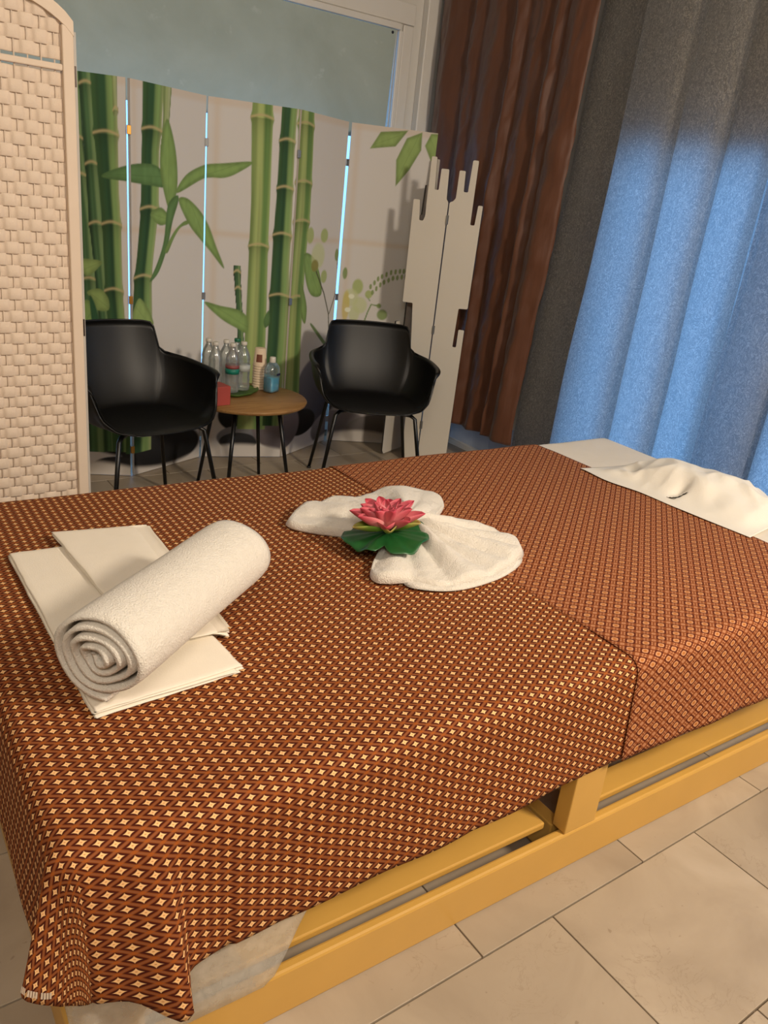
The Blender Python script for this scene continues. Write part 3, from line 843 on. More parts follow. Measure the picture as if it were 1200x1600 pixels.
# ------------------------------------------------------------------ printed bamboo art, in metres along the unfolded screen
STALKS={
 'S1':([(1.753, 0.22, 0.257), (1.489, 0.22, 0.263), (1.344, 0.22, 0.276), (1.147, 0.231, 0.297), (0.941, 0.234, 0.304), (0.659, 0.239, 0.314), (0.138, 0.236, 0.321)],[1.489, 1.346, 0.919],0),
 'S2':([(1.758, 0.25, 0.304), (1.396, 0.268, 0.322), (1.159, 0.276, 0.337), (0.945, 0.294, 0.345), (0.663, 0.314, 0.358), (0.141, 0.321, 0.371)],[1.698, 1.396, 1.157],0),
 'S3':([(1.768, 0.297, 0.401), (1.523, 0.305, 0.402), (1.295, 0.324, 0.403), (1.165, 0.331, 0.409), (0.88, 0.335, 0.412), (0.667, 0.347, 0.426), (0.143, 0.353, 0.442)],[1.521, 1.163, 0.88],1),
 'S3b':([(1.772, 0.379, 0.401), (1.616, 0.385, 0.403)],[1.616],2),
 'S4':([(1.792, 0.524, 0.648), (1.556, 0.519, 0.627), (1.48, 0.514, 0.616), (1.239, 0.508, 0.613), (1.038, 0.484, 0.582), (0.943, 0.468, 0.57), (0.754, 0.451, 0.573), (0.575, 0.43, 0.572), (0.133, 0.413, 0.563)],[1.561, 1.238, 0.943],1),
 'S4b':([(1.805, 0.641, 0.693), (1.579, 0.635, 0.672), (1.486, 0.62, 0.65)],[],2),
 'small':([(0.974, 1.051, 1.086), (0.897, 1.06, 1.092), (0.739, 1.076, 1.108), (0.542, 1.09, 1.123)],[0.971, 0.891],0),
 'S5':([(1.761, 1.113, 1.208), (1.667, 1.111, 1.213), (1.3, 1.124, 1.217), (1.105, 1.123, 1.218), (0.744, 1.121, 1.227), (0.409, 1.115, 1.23), (0.18, 1.096, 1.248)],[1.683, 1.105],3),
 'S6':([(1.751, 1.252, 1.328), (1.596, 1.249, 1.323), (1.384, 1.248, 1.327), (1.167, 1.241, 1.331), (1.006, 1.24, 1.331), (0.87, 1.237, 1.336), (0.651, 1.238, 1.336), (0.412, 1.233, 1.33), (0.2, 1.233, 1.324)],[1.596, 1.384, 1.167, 0.87],1),
 'S7':([(1.756, 1.332, 1.46), (1.526, 1.338, 1.473), (1.289, 1.343, 1.481), (1.073, 1.337, 1.467), (0.847, 1.331, 1.464), (0.647, 1.329, 1.47), (0.26, 1.334, 1.491)],[1.681, 1.42, 1.237, 0.862],3),
}
LEAVES={
 'L1':([(0.331, 1.355), (0.441, 1.41), (0.564, 1.425), (0.627, 1.405), (0.658, 1.338), (0.564, 1.337), (0.44, 1.344)],0),
 'L2':([(0.66, 1.617), (0.703, 1.532), (0.724, 1.423), (0.721, 1.32), (0.682, 1.235), (0.643, 1.315), (0.62, 1.415), (0.627, 1.511)],1),
 'L3':([(0.721, 1.314), (0.776, 1.395), (0.89, 1.448), (0.989, 1.467), (1.125, 1.487), (1.057, 1.432), (0.991, 1.402), (0.892, 1.389)],1),
 'L4':([(0.733, 1.285), (0.79, 1.296), (0.875, 1.244), (0.921, 1.188), (0.963, 1.088), (1.004, 0.985), (0.914, 1.084), (0.804, 1.178)],1),
 'l5':([(0.563, 1.217), (0.628, 1.249), (0.682, 1.197), (0.62, 1.172)],1),
 'tw1':([(0.666, 1.257), (0.721, 1.306), (0.733, 1.282), (0.698, 1.194), (0.667, 1.081), (0.613, 0.967), (0.558, 0.925), (0.605, 1.01), (0.644, 1.109)],0),
 'tw2':([(0.652, 1.067), (0.707, 1.147), (0.763, 1.191), (0.796, 1.198), (0.796, 1.183), (0.747, 1.165), (0.707, 1.118), (0.668, 1.053)],1),
 'L6':([(0.911, 0.817), (0.993, 0.804), (1.08, 0.79), (1.127, 0.754), (1.131, 0.676), (1.084, 0.693), (0.995, 0.74)],1),
 'b1':([(0.223, 1.005), (0.322, 1.006), (0.305, 0.971), (0.267, 0.938), (0.24, 0.955)],2),
 'b2':([(0.259, 0.868), (0.311, 0.886), (0.346, 0.853), (0.353, 0.808), (0.339, 0.79), (0.3, 0.793), (0.285, 0.831)],2),
 'b3':([(0.227, 0.809), (0.269, 0.83), (0.294, 0.761), (0.284, 0.688), (0.22, 0.684)],1),
 'b3b':([(0.269, 0.852), (0.295, 0.804), (0.309, 0.705), (0.281, 0.702)],4),
 'b4':([(0.451, 0.772), (0.489, 0.85), (0.527, 0.829), (0.565, 0.774), (0.573, 0.72), (0.443, 0.729)],2),
 'd1':([(1.448, 1.079), (1.541, 1.065), (1.617, 0.971), (1.644, 0.869), (1.548, 0.867), (1.483, 0.943)],1),
 'd2':([(1.434, 0.944), (1.495, 0.843), (1.51, 0.775), (1.498, 0.721), (1.454, 0.779)],1),
 'd3':([(1.213, 0.746), (1.237, 0.796), (1.244, 0.731), (1.222, 0.707)],0),
 't1':([(1.921, 1.628), (1.971, 1.715), (2.117, 1.737), (2.057, 1.653)],2),
 't2':([(2.079, 1.458), (2.068, 1.588), (2.114, 1.7), (2.194, 1.737), (2.198, 1.65), (2.146, 1.549)],2),
 't3':([(2.257, 1.603), (2.216, 1.674), (2.243, 1.736), (2.299, 1.74), (2.317, 1.609)],2),
 'fern1':([(1.563, 0.702), (1.582, 0.708), (1.754, 0.577), (1.727, 0.573)],5),
}
BLOBS=[
 (1.496, 1.174, 0.0364, 0.0436, 0),
 (1.633, 1.175, 0.0386, 0.0386, 0),
 (1.584, 1.071, 0.0693, 0.0721, 1),
 (1.559, 1.022, 0.0379, 0.0329, 2),
 (1.657, 0.963, 0.0329, 0.0371, 0),
 (1.922, 0.914, 0.0329, 0.045, 0),
 (1.888, 0.85, 0.0471, 0.0529, 1),
 (1.943, 0.812, 0.0443, 0.0493, 1),
 (1.863, 0.802, 0.0221, 0.0921, 3),
 (1.914, 0.763, 0.0329, 0.0464, 1),
 (1.891, 0.858, 0.0179, 0.0143, 4),
 (1.876, 0.782, 0.0179, 0.0143, 4),
 (1.988, 0.877, 0.0221, 0.0243, 0),
 (2.077, 0.77, 0.0329, 0.0321, 5),
 (2.053, 0.818, 0.015, 0.0143, 5),
 (2.001, 0.705, 0.0186, 0.0179, 0),
 (2.043, 0.701, 0.0229, 0.015, 0),
 (1.774, 1.076, 0.0207, 0.0343, 5),
 (1.844, 0.98, 0.0143, 0.0343, 5),
 (1.995, 0.92, 0.0086, 0.0157, 5),
 (2.009, 0.889, 0.0086, 0.0157, 5),
 (2.015, 0.943, 0.0079, 0.0157, 5),
 (2.029, 0.912, 0.0079, 0.0157, 5),
 (2.034, 0.966, 0.0079, 0.0157, 5),
 (2.049, 0.935, 0.0079, 0.0157, 5),
 (2.055, 0.981, 0.0079, 0.015, 5),
 (2.069, 0.951, 0.0086, 0.0157, 5),
 (2.079, 0.994, 0.0079, 0.0157, 5),
 (2.094, 0.964, 0.0079, 0.0157, 5),
 (2.104, 1.007, 0.0079, 0.0157, 5),
 (2.118, 0.977, 0.0086, 0.0157, 5),
 (2.129, 1.013, 0.0079, 0.0157, 5),
 (2.143, 0.982, 0.0079, 0.0157, 5),
 (2.154, 1.018, 0.0086, 0.015, 5),
 (2.168, 0.988, 0.0079, 0.0157, 5),
 (2.176, 1.02, 0.0086, 0.0157, 5),
 (2.191, 0.99, 0.0079, 0.0157, 5),
]
STROKES=[
 ([(1.576, 0.992), (1.67, 0.874), (1.734, 0.759), (1.771, 0.557)],0.0056,6),
 ([(1.741, 0.759), (1.783, 0.845), (1.808, 0.931), (1.784, 1.052)],0.0042,6),
 ([(1.969, 0.695), (1.991, 0.777), (2.008, 0.822), (2.053, 0.818)],0.0046,5),
 ([(1.999, 0.842), (1.974, 0.869)],0.0035,5),
]
STONES_AND_SHADOW=[
 (0.426, 0.289, 0.2914, 0.19, '#101012'),
 (0.643, 0.105, 0.2586, 0.1086, '#1b1b1d'),
 (1.094, 0.232, 0.1021, 0.085, '#1c1c1e'),
 (0.34, 0.331, 0.2114, 0.1407, '#0c0c0e'),
 (1.105, 0.111, 0.1171, 0.065, '#6c6c70'),
 (1.106, 0.089, 0.1036, 0.0507, '#1d1d1f'),
 (0.378, 0.034, 0.13, 0.0657, '#151314'),
 (1.66, 0.323, 0.2171, 0.2107, '#5f5d66'),
 (1.526, 0.166, 0.1464, 0.0764, '#141214'),  # dark shadow between the stones, painted into the print
 (1.34, 0.172, 0.1664, 0.1314, '#7d7377'),
 (1.863, 0.084, 0.23, 0.1079, '#6b6669'),
 (2.161, 0.086, 0.2364, 0.0964, '#5d5857'),
 (1.758, -0.038, 0.3421, 0.0243, '#2a2024'),
 (2.129, 0.011, 0.1979, 0.0243, '#2b2422'),
]
def mute(c, k=0.22, v=0.92):
    c = lin(c); g = 0.25 * c[0] + 0.65 * c[1] + 0.10 * c[2]
    return tuple((q + (g - q) * k) * v for q in c)
PAL = {0: mute('#5c8a44'), 1: mute('#7fa548'), 2: mute('#8cab4e'), 3: mute('#c9bd58'), 4: mute('#2f6b40'), 5: mute('#7d9c58'), 6: mute('#5b5a3a')}
BLOBC = {0: '#a9b873', 1: '#c8cf9a', 2: '#8f8a4c', 3: '#cdbb62', 4: '#eef0d8', 5: '#7f9455'}
STALKC = {0: ('#2f5534', '#4f8048', '#7fa760', '#375f38'), 1: ('#3f6a34', '#2f6038', '#86b055', '#a5b96c'), 2: ('#7f9a4c', '#a9bd70', '#b9c88a', '#7d9a4a'), 3: ('#87a548', '#b4c964', '#6d9c40', '#9cbc5a')}
def art(s, z):
    """print colour at points (s along the screen, z height), linear rgb"""
    C_ = np.empty(s.shape + (3,)); C_[:] = lin('#d6d2ce')
    def over(mask, col):
        m_ = np.clip(mask, 0, 1)[..., None]; C_[:] = C_ * (1 - m_) + np.asarray(col) * m_
    beige = np.array(lin('#d2bfa9'))
    # paper-door lattice behind the plants
    over(0.55 * np.exp(-((z - 1.15) / 0.016) ** 2), beige)
    for v_ in (0.455, 0.932, 1.375, 1.832): over(0.45 * np.exp(-((s - v_ - 0.02) / 0.018) ** 2), beige)
    over(0.5 * sstep(z, 1.70, 1.725), beige)
    # ground: dark stones, shadow between them, greyer lower right, white foot band
    over(0.5 * (1 - sstep(z, 0.18, 0.6)) * sstep(s, 1.35, 1.6), lin('#a39aa0'))
    for cx, cy, rx, ry, col in STONES_AND_SHADOW:
        rx = abs(rx); ry = abs(ry); e = np.hypot((s - cx) / rx, (z - cy) / ry)
        m_ = 1 - sstep(e, 0.93, 1.04)
        sh = 0.72 + 0.5 * np.clip((z - cy) / ry, -0.6, 0.8)
        c = (np.array(lin(col)) * 1.5 + 0.012)[None, :] * sh.reshape(-1)[:, None]
        mm = m_[..., None]; C_[:] = C_ * (1 - mm) + c.reshape(C_.shape) * mm
    for k in ('S1', 'S2', 'S3', 'S3b', 'S4', 'S4b', 'small', 'S5', 'S7', 'S6'):
        rows, nodes, kd = STALKS[k]
        zz = np.array([r_[0] for r_ in rows])[::-1]
        lo = np.interp(z, zz, [r_[1] for r_ in rows][::-1]); hi = np.interp(z, zz, [r_[2] for r_ in rows][::-1])
        w = hi - lo; t = (s - lo) / w
        nd = np.min([np.abs(z - n_ - 0.012 * np.sin(t * 3)) for n_ in nodes], axis=0) if nodes else np.full(s.shape, 9.)
        fl_ = 0.06 * np.exp(-(nd / 0.02) ** 2)
        inside = sstep(t, -fl_ - 0.02, -fl_ + 0.03) * (1 - sstep(t, 1 + fl_ - 0.03, 1 + fl_ + 0.02))
        inside = inside * ((z > zz[0] - 0.02) & (z < zz[-1] + 0.03))
        c0, c1, c2, c3 = [np.array(mute(c)) for c in STALKC[kd]]
        tt = t[..., None]
        col = c0 + (c1 - c0) * sstep(tt, 0.05, 0.4); col = col + (c2 - col) * sstep(tt, 0.5, 0.68); col = col + (c3 - col) * sstep(tt, 0.80, 0.98)
        st_ = (0.90 + 0.16 * vnoise(t * 9 + 5, z * 2.5, 17))[..., None]
        below = np.zeros(s.shape)
        for n_ in nodes: below = np.maximum(below, np.exp(-np.clip(n_ - z, 0, 9) / 0.05) * (z < n_))
        col = col * st_ * (1 - 0.35 * below)[..., None]
        m_ = inside[..., None]; C_[:] = C_ * (1 - m_) + col * m_
        over(np.where(nd < 0.02, np.exp(-(nd / 0.006) ** 2), 0) * inside * 0.85, lin('#c2b183'))
    for k, (pts, ci) in LEAVES.items():
        pl_ = catmull(pts, 5)
        if k in ('t1', 't2', 't3'): pl_ = np.array(pts)
        x0, y0 = pl_.min(0) - .02; x1, y1 = pl_.max(0) + .02
        b = (s > x0) & (s < x1) & (z > y0) & (z < y1)
        if not b.any(): continue
        d = poly_sd(s[b], z[b], pl_); m_ = 1 - sstep(d, -0.003, 0.003)
        base = np.array(PAL[ci]); shd = 0.82 + 0.35 * sstep(-d, 0, 0.025) + 0.10 * vnoise(s[b] * 60, z[b] * 25, 23)
        ctr_ = np.array(pts).mean(0); far_ = np.array(pts)[np.argmax(np.hypot(*(np.array(pts) - ctr_).T))]; ax_ = (far_ - ctr_) / np.linalg.norm(far_ - ctr_)
        dr = np.abs((s[b] - ctr_[0]) * -ax_[1] + (z[b] - ctr_[1]) * ax_[0] + 0.006 * np.sin(((s[b] - ctr_[0]) * ax_[0] + (z[b] - ctr_[1]) * ax_[1]) * 14))
        shd = shd * (1 - 0.14 * (1 - sstep(dr, 0.0, 0.004)))
        C_[b] = C_[b] * (1 - m_[:, None]) + base[None, :] * shd[:, None] * m_[:, None]
    for pts, w, ci in STROKES:
        d = np.full(s.shape, 9.)
        for (a0, a1), (b0, b1) in zip(pts[:-1], pts[1:]):
            ex, ey = b0 - a0, b1 - a1; L2 = ex * ex + ey * ey
            t = np.clip(((s - a0) * ex + (z - a1) * ey) / L2, 0, 1); d = np.minimum(d, np.hypot(s - a0 - t * ex, z - a1 - t * ey))
        over(1 - sstep(d, w * 0.5, w * 1.1), PAL[ci])
    for cx, cy, rx, ry, ci in BLOBS:
        rx = abs(rx); ry = abs(ry)
        e = np.hypot((s - cx) / rx, (z - cy) / ry)
        over((1 - sstep(e, 0.75, 1.1)) * (0.75 if ci in (1, 3) else 0.9), np.array(lin(BLOBC[ci])))
    over(1 - sstep(z, 0.03 + 0.03 * np.sin(s * 7), 0.06 + 0.03 * np.sin(s * 7)), lin('#d9d2ca'))
    return np.clip(C_, 0, 1)

SCREEN_N = [(.80, 3.84), (1.207, 3.66), (1.63, 3.84), (2.05, 3.71), (2.46, 3.92), (2.89, 3.71)]
GAPS = [0.006, 0.0105, 0.0045, 0.0058, 0.0105, 0.004]
SH = 1.742
bs = empty('bamboo_screen', (1.85, 3.78, 0))
tag(bs, 'folding canvas screen printed with green bamboo, orchids and stones behind the chairs', 'folding screen')
cum = 0.0
for i in range(5):
    a = np.array(SCREEN_N[i]); b = np.array(SCREEN_N[i + 1]); w = np.linalg.norm(b - a); e = (b - a) / w; nrm = np.array([e[1], -e[0]])  # towards the room
    s0, s1 = GAPS[i], w - GAPS[i + 1]
    ns, nz = 112, 420
    ss = np.linspace(s0, s1, ns); zs = np.linspace(0.004, SH, nz)
    SS, ZZ = np.meshgrid(ss, zs, indexing='ij')
    front = np.stack([a[0] + e[0] * SS, a[1] + e[1] * SS, ZZ], -1).reshape(-1, 3)
    back = np.array([[a[0] + e[0] * q - nrm[0] * 0.016, a[1] + e[1] * q - nrm[1] * 0.016, zz] for q in (s0, s1) for zz in (0.004, SH)])
    V = np.concatenate([front, back]); nf = ns * nz
    idx = np.arange(nf).reshape(ns, nz)
    q = np.stack([idx[:-1, :-1], idx[1:, :-1], idx[1:, 1:], idx[:-1, 1:]], -1).reshape(-1, 4)
    me = bpy.data.meshes.new('screen_panel')
    extra = [(nf, nf + 1, nf + 3, nf + 2)]                                   # back
    extra += [tuple(idx[0, ::-1]) + (nf, nf + 1), tuple(idx[-1, :]) + (nf + 3, nf + 2), tuple(idx[:, -1]) + (nf + 3, nf + 1), tuple(idx[::-1, 0]) + (nf, nf + 2)]
    faces = q.tolist() + [list(f_) for f_ in extra]
    me.from_pydata(V.tolist(), [], faces)
    me.materials.append(M['print']); me.materials.append(M['canvas_back'])
    mi = np.zeros(len(me.polygons), np.int32); mi[-5:] = 1; me.polygons.foreach_set('material_index', mi)
    o = bpy.data.objects.new('screen_panel', me); link(o, bs); o.matrix_parent_inverse = Matrix.Translation((-1.85, -3.78, 0))
    cc = np.full((len(V), 3), 0.6); cc[:nf] = art(cum + SS, ZZ).reshape(-1, 3); set_vcol(o, cc)
    cum += w
def hinge_at(parent, p, z, mat, h=0.05, r=0.006, off=(0, 0, 0)):
    bm = bmesh.new(); box_bm(bm, p[0] - r * 1.6, p[0] + r * 1.6, p[1] - 0.006, p[1] + 0.002, z, z + h, 0.001)
    o = bm_obj('hinge', bm, mat, parent); o.matrix_parent_inverse = Matrix.Translation((-parent.location[0], -parent.location[1], -parent.location[2])); return o
for k in (1, 2, 3, 4):
    for zz in (1.53, 0.83, 0.12): hinge_at(bs, (SCREEN_N[k][0], SCREEN_N[k][1] - 0.002), zz, M['brass'] if k == 1 else M['steel'], 0.035, 0.0055)

# ------------------------------------------------------------------ woven paper screen at the left
WX0, WX1, WY = 0.205, 0.668, 2.46
ws = empty('woven_screen', (0.436, WY, 0), math.radians(2.0))
tag(ws, 'cream woven paper folding screen with arched top standing left behind the bed', 'folding screen')
hw = (WX1 - WX0) / 2; ST = 0.030; ZS = 1.715
def arch(x): return ZS + 0.085 * (1 - (x / hw) ** 2) ** 0.8 if abs(x) < hw else ZS
for sx in (-1, 1):
    x0 = -hw if sx < 0 else hw - ST
    box('stile', x0, x0 + ST, -0.014, 0.014, 0.03, ZS + 0.012, M['screen_white'], ws, bev=0.003)
    box('edge_shade_strip', x0 + (ST + 0.0005 if sx > 0 else -0.0085), x0 + (ST + 0.0085 if sx > 0 else -0.0005), -0.006, 0.018, 0.03, ZS + 0.0, M['edge_shade_grey'], ws, bev=0.001)  # frame side in shade, added as a grey strip
n_a = 24; V = []; 
for i in range(n_a + 1):
    x_ = -hw + 2 * hw * i / n_a
    zt = arch(x_) + 0.022; zb = zt - 0.034
    for y_, z_ in ((-0.015, zb), (-0.015, zt), (0.015, zt), (0.015, zb)): V.append((x_, y_, z_))
Fc = [(i * 4 + k, i * 4 + (k + 1) % 4, (i + 1) * 4 + (k + 1) % 4, (i + 1) * 4 + k) for i in range(n_a) for k in range(4)] + [(0, 1, 2, 3), (n_a * 4 + 3, n_a * 4 + 2, n_a * 4 + 1, n_a * 4)]
mesh_obj('arched_top_rail', V, Fc, M['screen_white'], ws)
box('cross_rail', -hw + ST, hw - ST, -0.012, 0.008, 1.618, 1.634, M['screen_white'], ws, bev=0.003)
box('bottom_rail', -hw + ST, hw - ST, -0.012, 0.012, 0.03, 0.06, M['screen_white'], ws, bev=0.003)
PITCH = 0.0335
nrod = int((2 * hw - 2 * ST) / PITCH)
xs0 = -hw + ST + ((2 * hw - 2 * ST) - (nrod - 1) * PITCH) / 2
for k in range(nrod):
    x_ = xs0 + k * PITCH
    tube('weave_rod', [(x_, 0.0, 0.058), (x_, 0.0, arch(x_) - 0.008)], 0.0020, M['paper_strip'], ws, n=6)
def strip_mesh(phase, h, xa, xb, wide):
    n = 110; V = []; Fq = []
    for i in range(n + 1):
        x_ = xa + (xb - xa) * i / n
        ph = (x_ - xs0) / PITCH
        if wide and x_ < -0.02: ph = ph / 2 + 0.25
        s_ = math.sin(PI * (ph + phase + 0.5))
        y_ = -0.0037 * math.tanh(3.0 * s_) * (1 if abs(x_) < hw - ST - 0.008 else 0.5)
        bl = 0.0010 * abs(s_)
        for z_, dy in ((-h / 2, 0.0010), (-h / 2 + 0.0022, -bl), (0, -bl - 0.0006), (h / 2 - 0.0022, -bl), (h / 2, 0.0010)):
            V.append((x_, y_ + dy, z_))
        V.append((x_, y_ + 0.0028, h / 2)); V.append((x_, y_ + 0.0028, -h / 2))
    m_ = 7
    for i in range(n):
        for k in range(m_):
            Fq.append((i * m_ + k, i * m_ + (k + 1) % m_, (i + 1) * m_ + (k + 1) % m_, (i + 1) * m_ + k))
    me = bpy.data.meshes.new('weave_strip'); me.from_pydata(V, [], Fq); me.materials.append(M['paper_strip']); me.shade_smooth(); return me
HS = 0.031
sm = {}
for ph in (0, 1):
    for wd in (0, 1): sm[ph, wd] = strip_mesh(ph, HS + 0.0016, -hw + ST, hw - ST, wd)
z_ = 0.078; k = 0
while z_ < 1.775:
    half_w = hw - ST
    if z_ > arch(half_w) - 0.03:
        lo, hi = 0.0, hw - ST
        xx = [x for x in np.linspace(0, hw - ST, 80) if arch(x) + 0.017 > z_ + HS / 2]
        if not xx: break
        me = strip_mesh(k % 2, HS + 0.0016, -max(xx), max(xx), 0)
    else: me = sm[k % 2, 1 if (k % 9) in (1, 2, 3, 4) and z_ < 1.5 else 0]
    if abs(z_ - 1.626) > 0.003:
        o = link(bpy.data.objects.new('weave_strip', me), ws); o.location = (0, 0, z_)
    z_ += HS; k += 1
for zz in (1.585, 0.92): box('hinge', hw + 0.0005, hw + 0.006, -0.0075, -0.0062, zz, zz + 0.05, M['dark_steel'], ws)
for sx in (-1, 1): box('foot', sx * (hw - ST / 2) - 0.012, sx * (hw - ST / 2) + 0.012, -0.013, 0.013, 0.0, 0.03, M['screen_white'], ws, bev=0.003)

# ------------------------------------------------------------------ white board screen with rounded finger skyline
def rounded(poly, r=0.006, n=4):
    P = np.array(poly, float); out = []
    for i in range(len(P)):
        a, b, c = P[i - 1], P[i], P[(i + 1) % len(P)]
        d1 = (a - b); d2 = (c - b); l1 = np.linalg.norm(d1); l2 = np.linalg.norm(d2); rr = min(r, l1 * 0.48, l2 * 0.48)
        p0 = b + d1 / l1 * rr; p1 = b + d2 / l2 * rr
        for t in np.linspace(0, 1, n): out.append((1 - t) ** 2 * p0 + 2 * t * (1 - t) * b + t * t * p1)
    return out
def board(name, poly, p0, p1, parent, thick=0.009):
    p0 = np.array(p0); p1 = np.array(p1); e = (p1 - p0) / np.linalg.norm(p1 - p0); nrm = np.array([e[1], -e[0]])
    pts = rounded(poly); bm = bmesh.new()
    f_ = [bm.verts.new((p0[0] + e[0] * s_ + nrm[0] * thick / 2, p0[1] + e[1] * s_ + nrm[1] * thick / 2, z_)) for s_, z_ in pts]
    b_ = [bm.verts.new((p0[0] + e[0] * s_ - nrm[0] * thick / 2, p0[1] + e[1] * s_ - nrm[1] * thick / 2, z_)) for s_, z_ in pts]
    ff = bm.faces.new(f_); bf = bm.faces.new(b_[::-1])
    n = len(pts)
    for i in range(n): 
        sd = bm.faces.new((f_[i], b_[i], b_[(i + 1) % n], f_[(i + 1) % n])); sd.material_index = 1
    bm.normal_update(); bmesh.ops.triangulate(bm, faces=[ff, bf], ngon_method='EAR_CLIP')
    bmesh.ops.recalc_face_normals(bm, faces=bm.faces)
    o = bm_obj(name, bm, M['white_board'], parent); o.data.materials.append(M['board_edge'])
    o.matrix_parent_inverse = Matrix.Translation(-parent.location); return o
KA0, KA1, KB1 = (2.645, 3.55), (2.775, 3.41), (2.87, 3.30)
sk = empty('skyline_screen', (2.775, 3.41, 0))
tag(sk, 'white hinged board screen with rounded finger skyline top beside the brown curtain', 'folding screen')
PA = [(.076, 1.33), (.076, 1.614), (.104, 1.614), (.110, 1.46), (.130, 1.46), (.132, 1.562), (.172, 1.562), (.177, 1.42), (.188, 1.407), (.188, .01), (.100, .01), (.095, .60), (.085, .60), (.063, .885), (.008, .885), (.006, 1.405), (.040, 1.405), (.048, 1.305), (.068, 1.305)]
PB = [(.004, 1.407), (.022, 1.415), (.033, 1.43), (.035, 1.562), (.066, 1.562), (.069, 1.463), (.091, 1.463), (.097, 1.615), (.126, 1.615), (.125, 1.31), (.147, 1.31), (.153, 1.407), (.177, 1.407), (.172, .89), (.124, .887), (.118, .682), (.138, .682), (.139, .778), (.170, .778), (.166, .01), (.004, .01)]
PC = [(.005, .03), (.005, .775), (.045, .775), (.060, .63), (.10, .63), (.11, 1.33), (.16, 1.33), (.17, 1.48), (.235, 1.48), (.24, 1.615), (.285, 1.615), (.29, 1.40), (.33, 1.40), (.32, .01), (.02, .01)]
board('panel', PA, KA0, KA1, sk); board('panel', PB, KA1, KB1, sk)
pc = board('panel', PC, (2.630, 3.568), (2.855, 3.665), sk)
for zz in (1.30, 0.735, 0.20): hinge_at(sk, (KA1[0] - 0.003, KA1[1] - 0.004), zz, M['steel'], 0.045, 0.004)

# ------------------------------------------------------------------ black shell armchairs
def chair_shell_mesh():
    fine = np.concatenate([np.linspace(-PI, PI, 97)[:-1], np.radians([a * s for s in (-1, 1) for a in (41, 42.5, 44, 45.5, 47, 118, 121, 124)])])
    phi = np.unique(np.round(fine, 5)); npn = len(phi)
    deg = np.abs(np.degrees(phi))
    hz = np.interp(deg, [0, 30, 38, 41, 43, 45, 48, 56, 80, 104, 114, 120, 126, 140, 160, 180], [.795, .793, .788, .770, .73, .685, .668, .662, .650, .640, .632, .57, .51, .465, .448, .442])
    n = 2.6
    def plan(w, df, db):
        c = np.cos(phi); s = np.sin(phi)
        x = w * np.sign(s) * np.abs(s) ** (2 / n)
        y = np.where(c > 0, db, df) * np.sign(c) * np.abs(c) ** (2 / n)
        return x, y
    lev = [(0.0, 0), (0.25, 0), (0.5, 0), (0.75, 0), (0.92, 0)]
    xb, yb = plan(.215, .205, .185); xr, yr = plan(.300, .245, .255)
    V = []
    rows = []
    seat = 0.450
    for t in (0.02, 0.3, 0.6, 0.85): rows.append((xb * t, yb * t, np.full(npn, seat - 0.012 * (1 - t * t))))
    for u in (0.0, 0.06, 0.14, 0.25, 0.4, 0.55, 0.7, 0.82, 0.92, 1.0):
        k = 1 - (1 - u) ** 2.4
        x = xb + (xr - xb) * k; y = yb + (yr - yb) * k
        z = seat + (hz - seat) * (u ** 1.25 if True else u)
        y = y + np.where(np.cos(phi) > 0, 0.16 * np.clip(z - 0.47, 0, 1) * np.cos(phi), 0)
        back = (deg < 46); x = np.where(back, x * (1 - 0.03 * sstep(z, 0.55, 0.70)), x)
        rows.append((x, y, z))
    # lip turned outwards on the arms
    x, y, z = rows[-1]; arm = sstep(deg, 50, 70) * (1 - sstep(deg, 112, 120))
    rows.append((x + np.sign(x) * 0.022 * arm, y - 0.006 * arm, z - 0.004 * arm - 0.001))
    for (x, y, z) in rows:
        for k in range(npn): V.append((x[k], y[k], z[k]))
    Fc = []
    for i in range(len(rows) - 1):
        for k in range(npn):
            j = (k + 1) % npn; Fc.append((i * npn + k, i * npn + j, (i + 1) * npn + j, (i + 1) * npn + k))
    Fc.append(tuple(range(npn))[::-1])
    me = bpy.data.meshes.new('seat_shell'); me.from_pydata(V, [], Fc); me.shade_smooth(); me.materials.append(M['black'])
    return me
SHELL = chair_shell_mesh()
def leg_mesh(sx, sy):
    V, Fq = tube_mesh([(sx * .12, sy * .11, .420), (sx * .175, sy * .155, .423), (sx * .195, sy * .172, .410), (sx * .262, sy * .228, .006)], [.0095, .0100, .0100, .0085], 10)
    me = bpy.data.meshes.new('leg'); me.from_pydata(V, [], Fq); me.shade_smooth(); me.materials.append(M['black_metal']); return me
LEGM = {(a, b): leg_mesh(a, b) for a in (-1, 1) for b in (-1, 1)}
def make_chair(loc, rz, label):
    c = empty('armchair', loc, rz)
    tag(c, label, 'chair', 'black armchairs by the side table')
    s_ = link(bpy.data.objects.new('seat_shell', SHELL), c); so = s_.modifiers.new('thickness', 'SOLIDIFY'); so.thickness = 0.008; so.offset = -1
    legs = [link(bpy.data.objects.new('leg', me), c) for me in LEGM.values()]
    box('seat_mount', -0.13, 0.13, -0.12, 0.12, 0.412, 0.432, M['black_metal'], c, bev=0.004)
    for me_i, (a, b) in enumerate(LEGM):
        f = lathe('foot_cap', [(0.010, 0), (0.012, 0.004), (0.009, 0.012)], M['black'], legs[me_i], n=10, loc=(a * .262, b * .228, 0.0))
    return c
def face(dx, dy): return math.atan2(dx, -dy)      # chairs look along -Y when unrotated
make_chair((1.082, 3.17, 0), face(.20, -.98), 'black plastic armchair on the left, half behind the woven screen')
make_chair((2.255, 3.19, 0), face(-.42, -.90), 'black plastic armchair on the right, in front of the skyline screen')

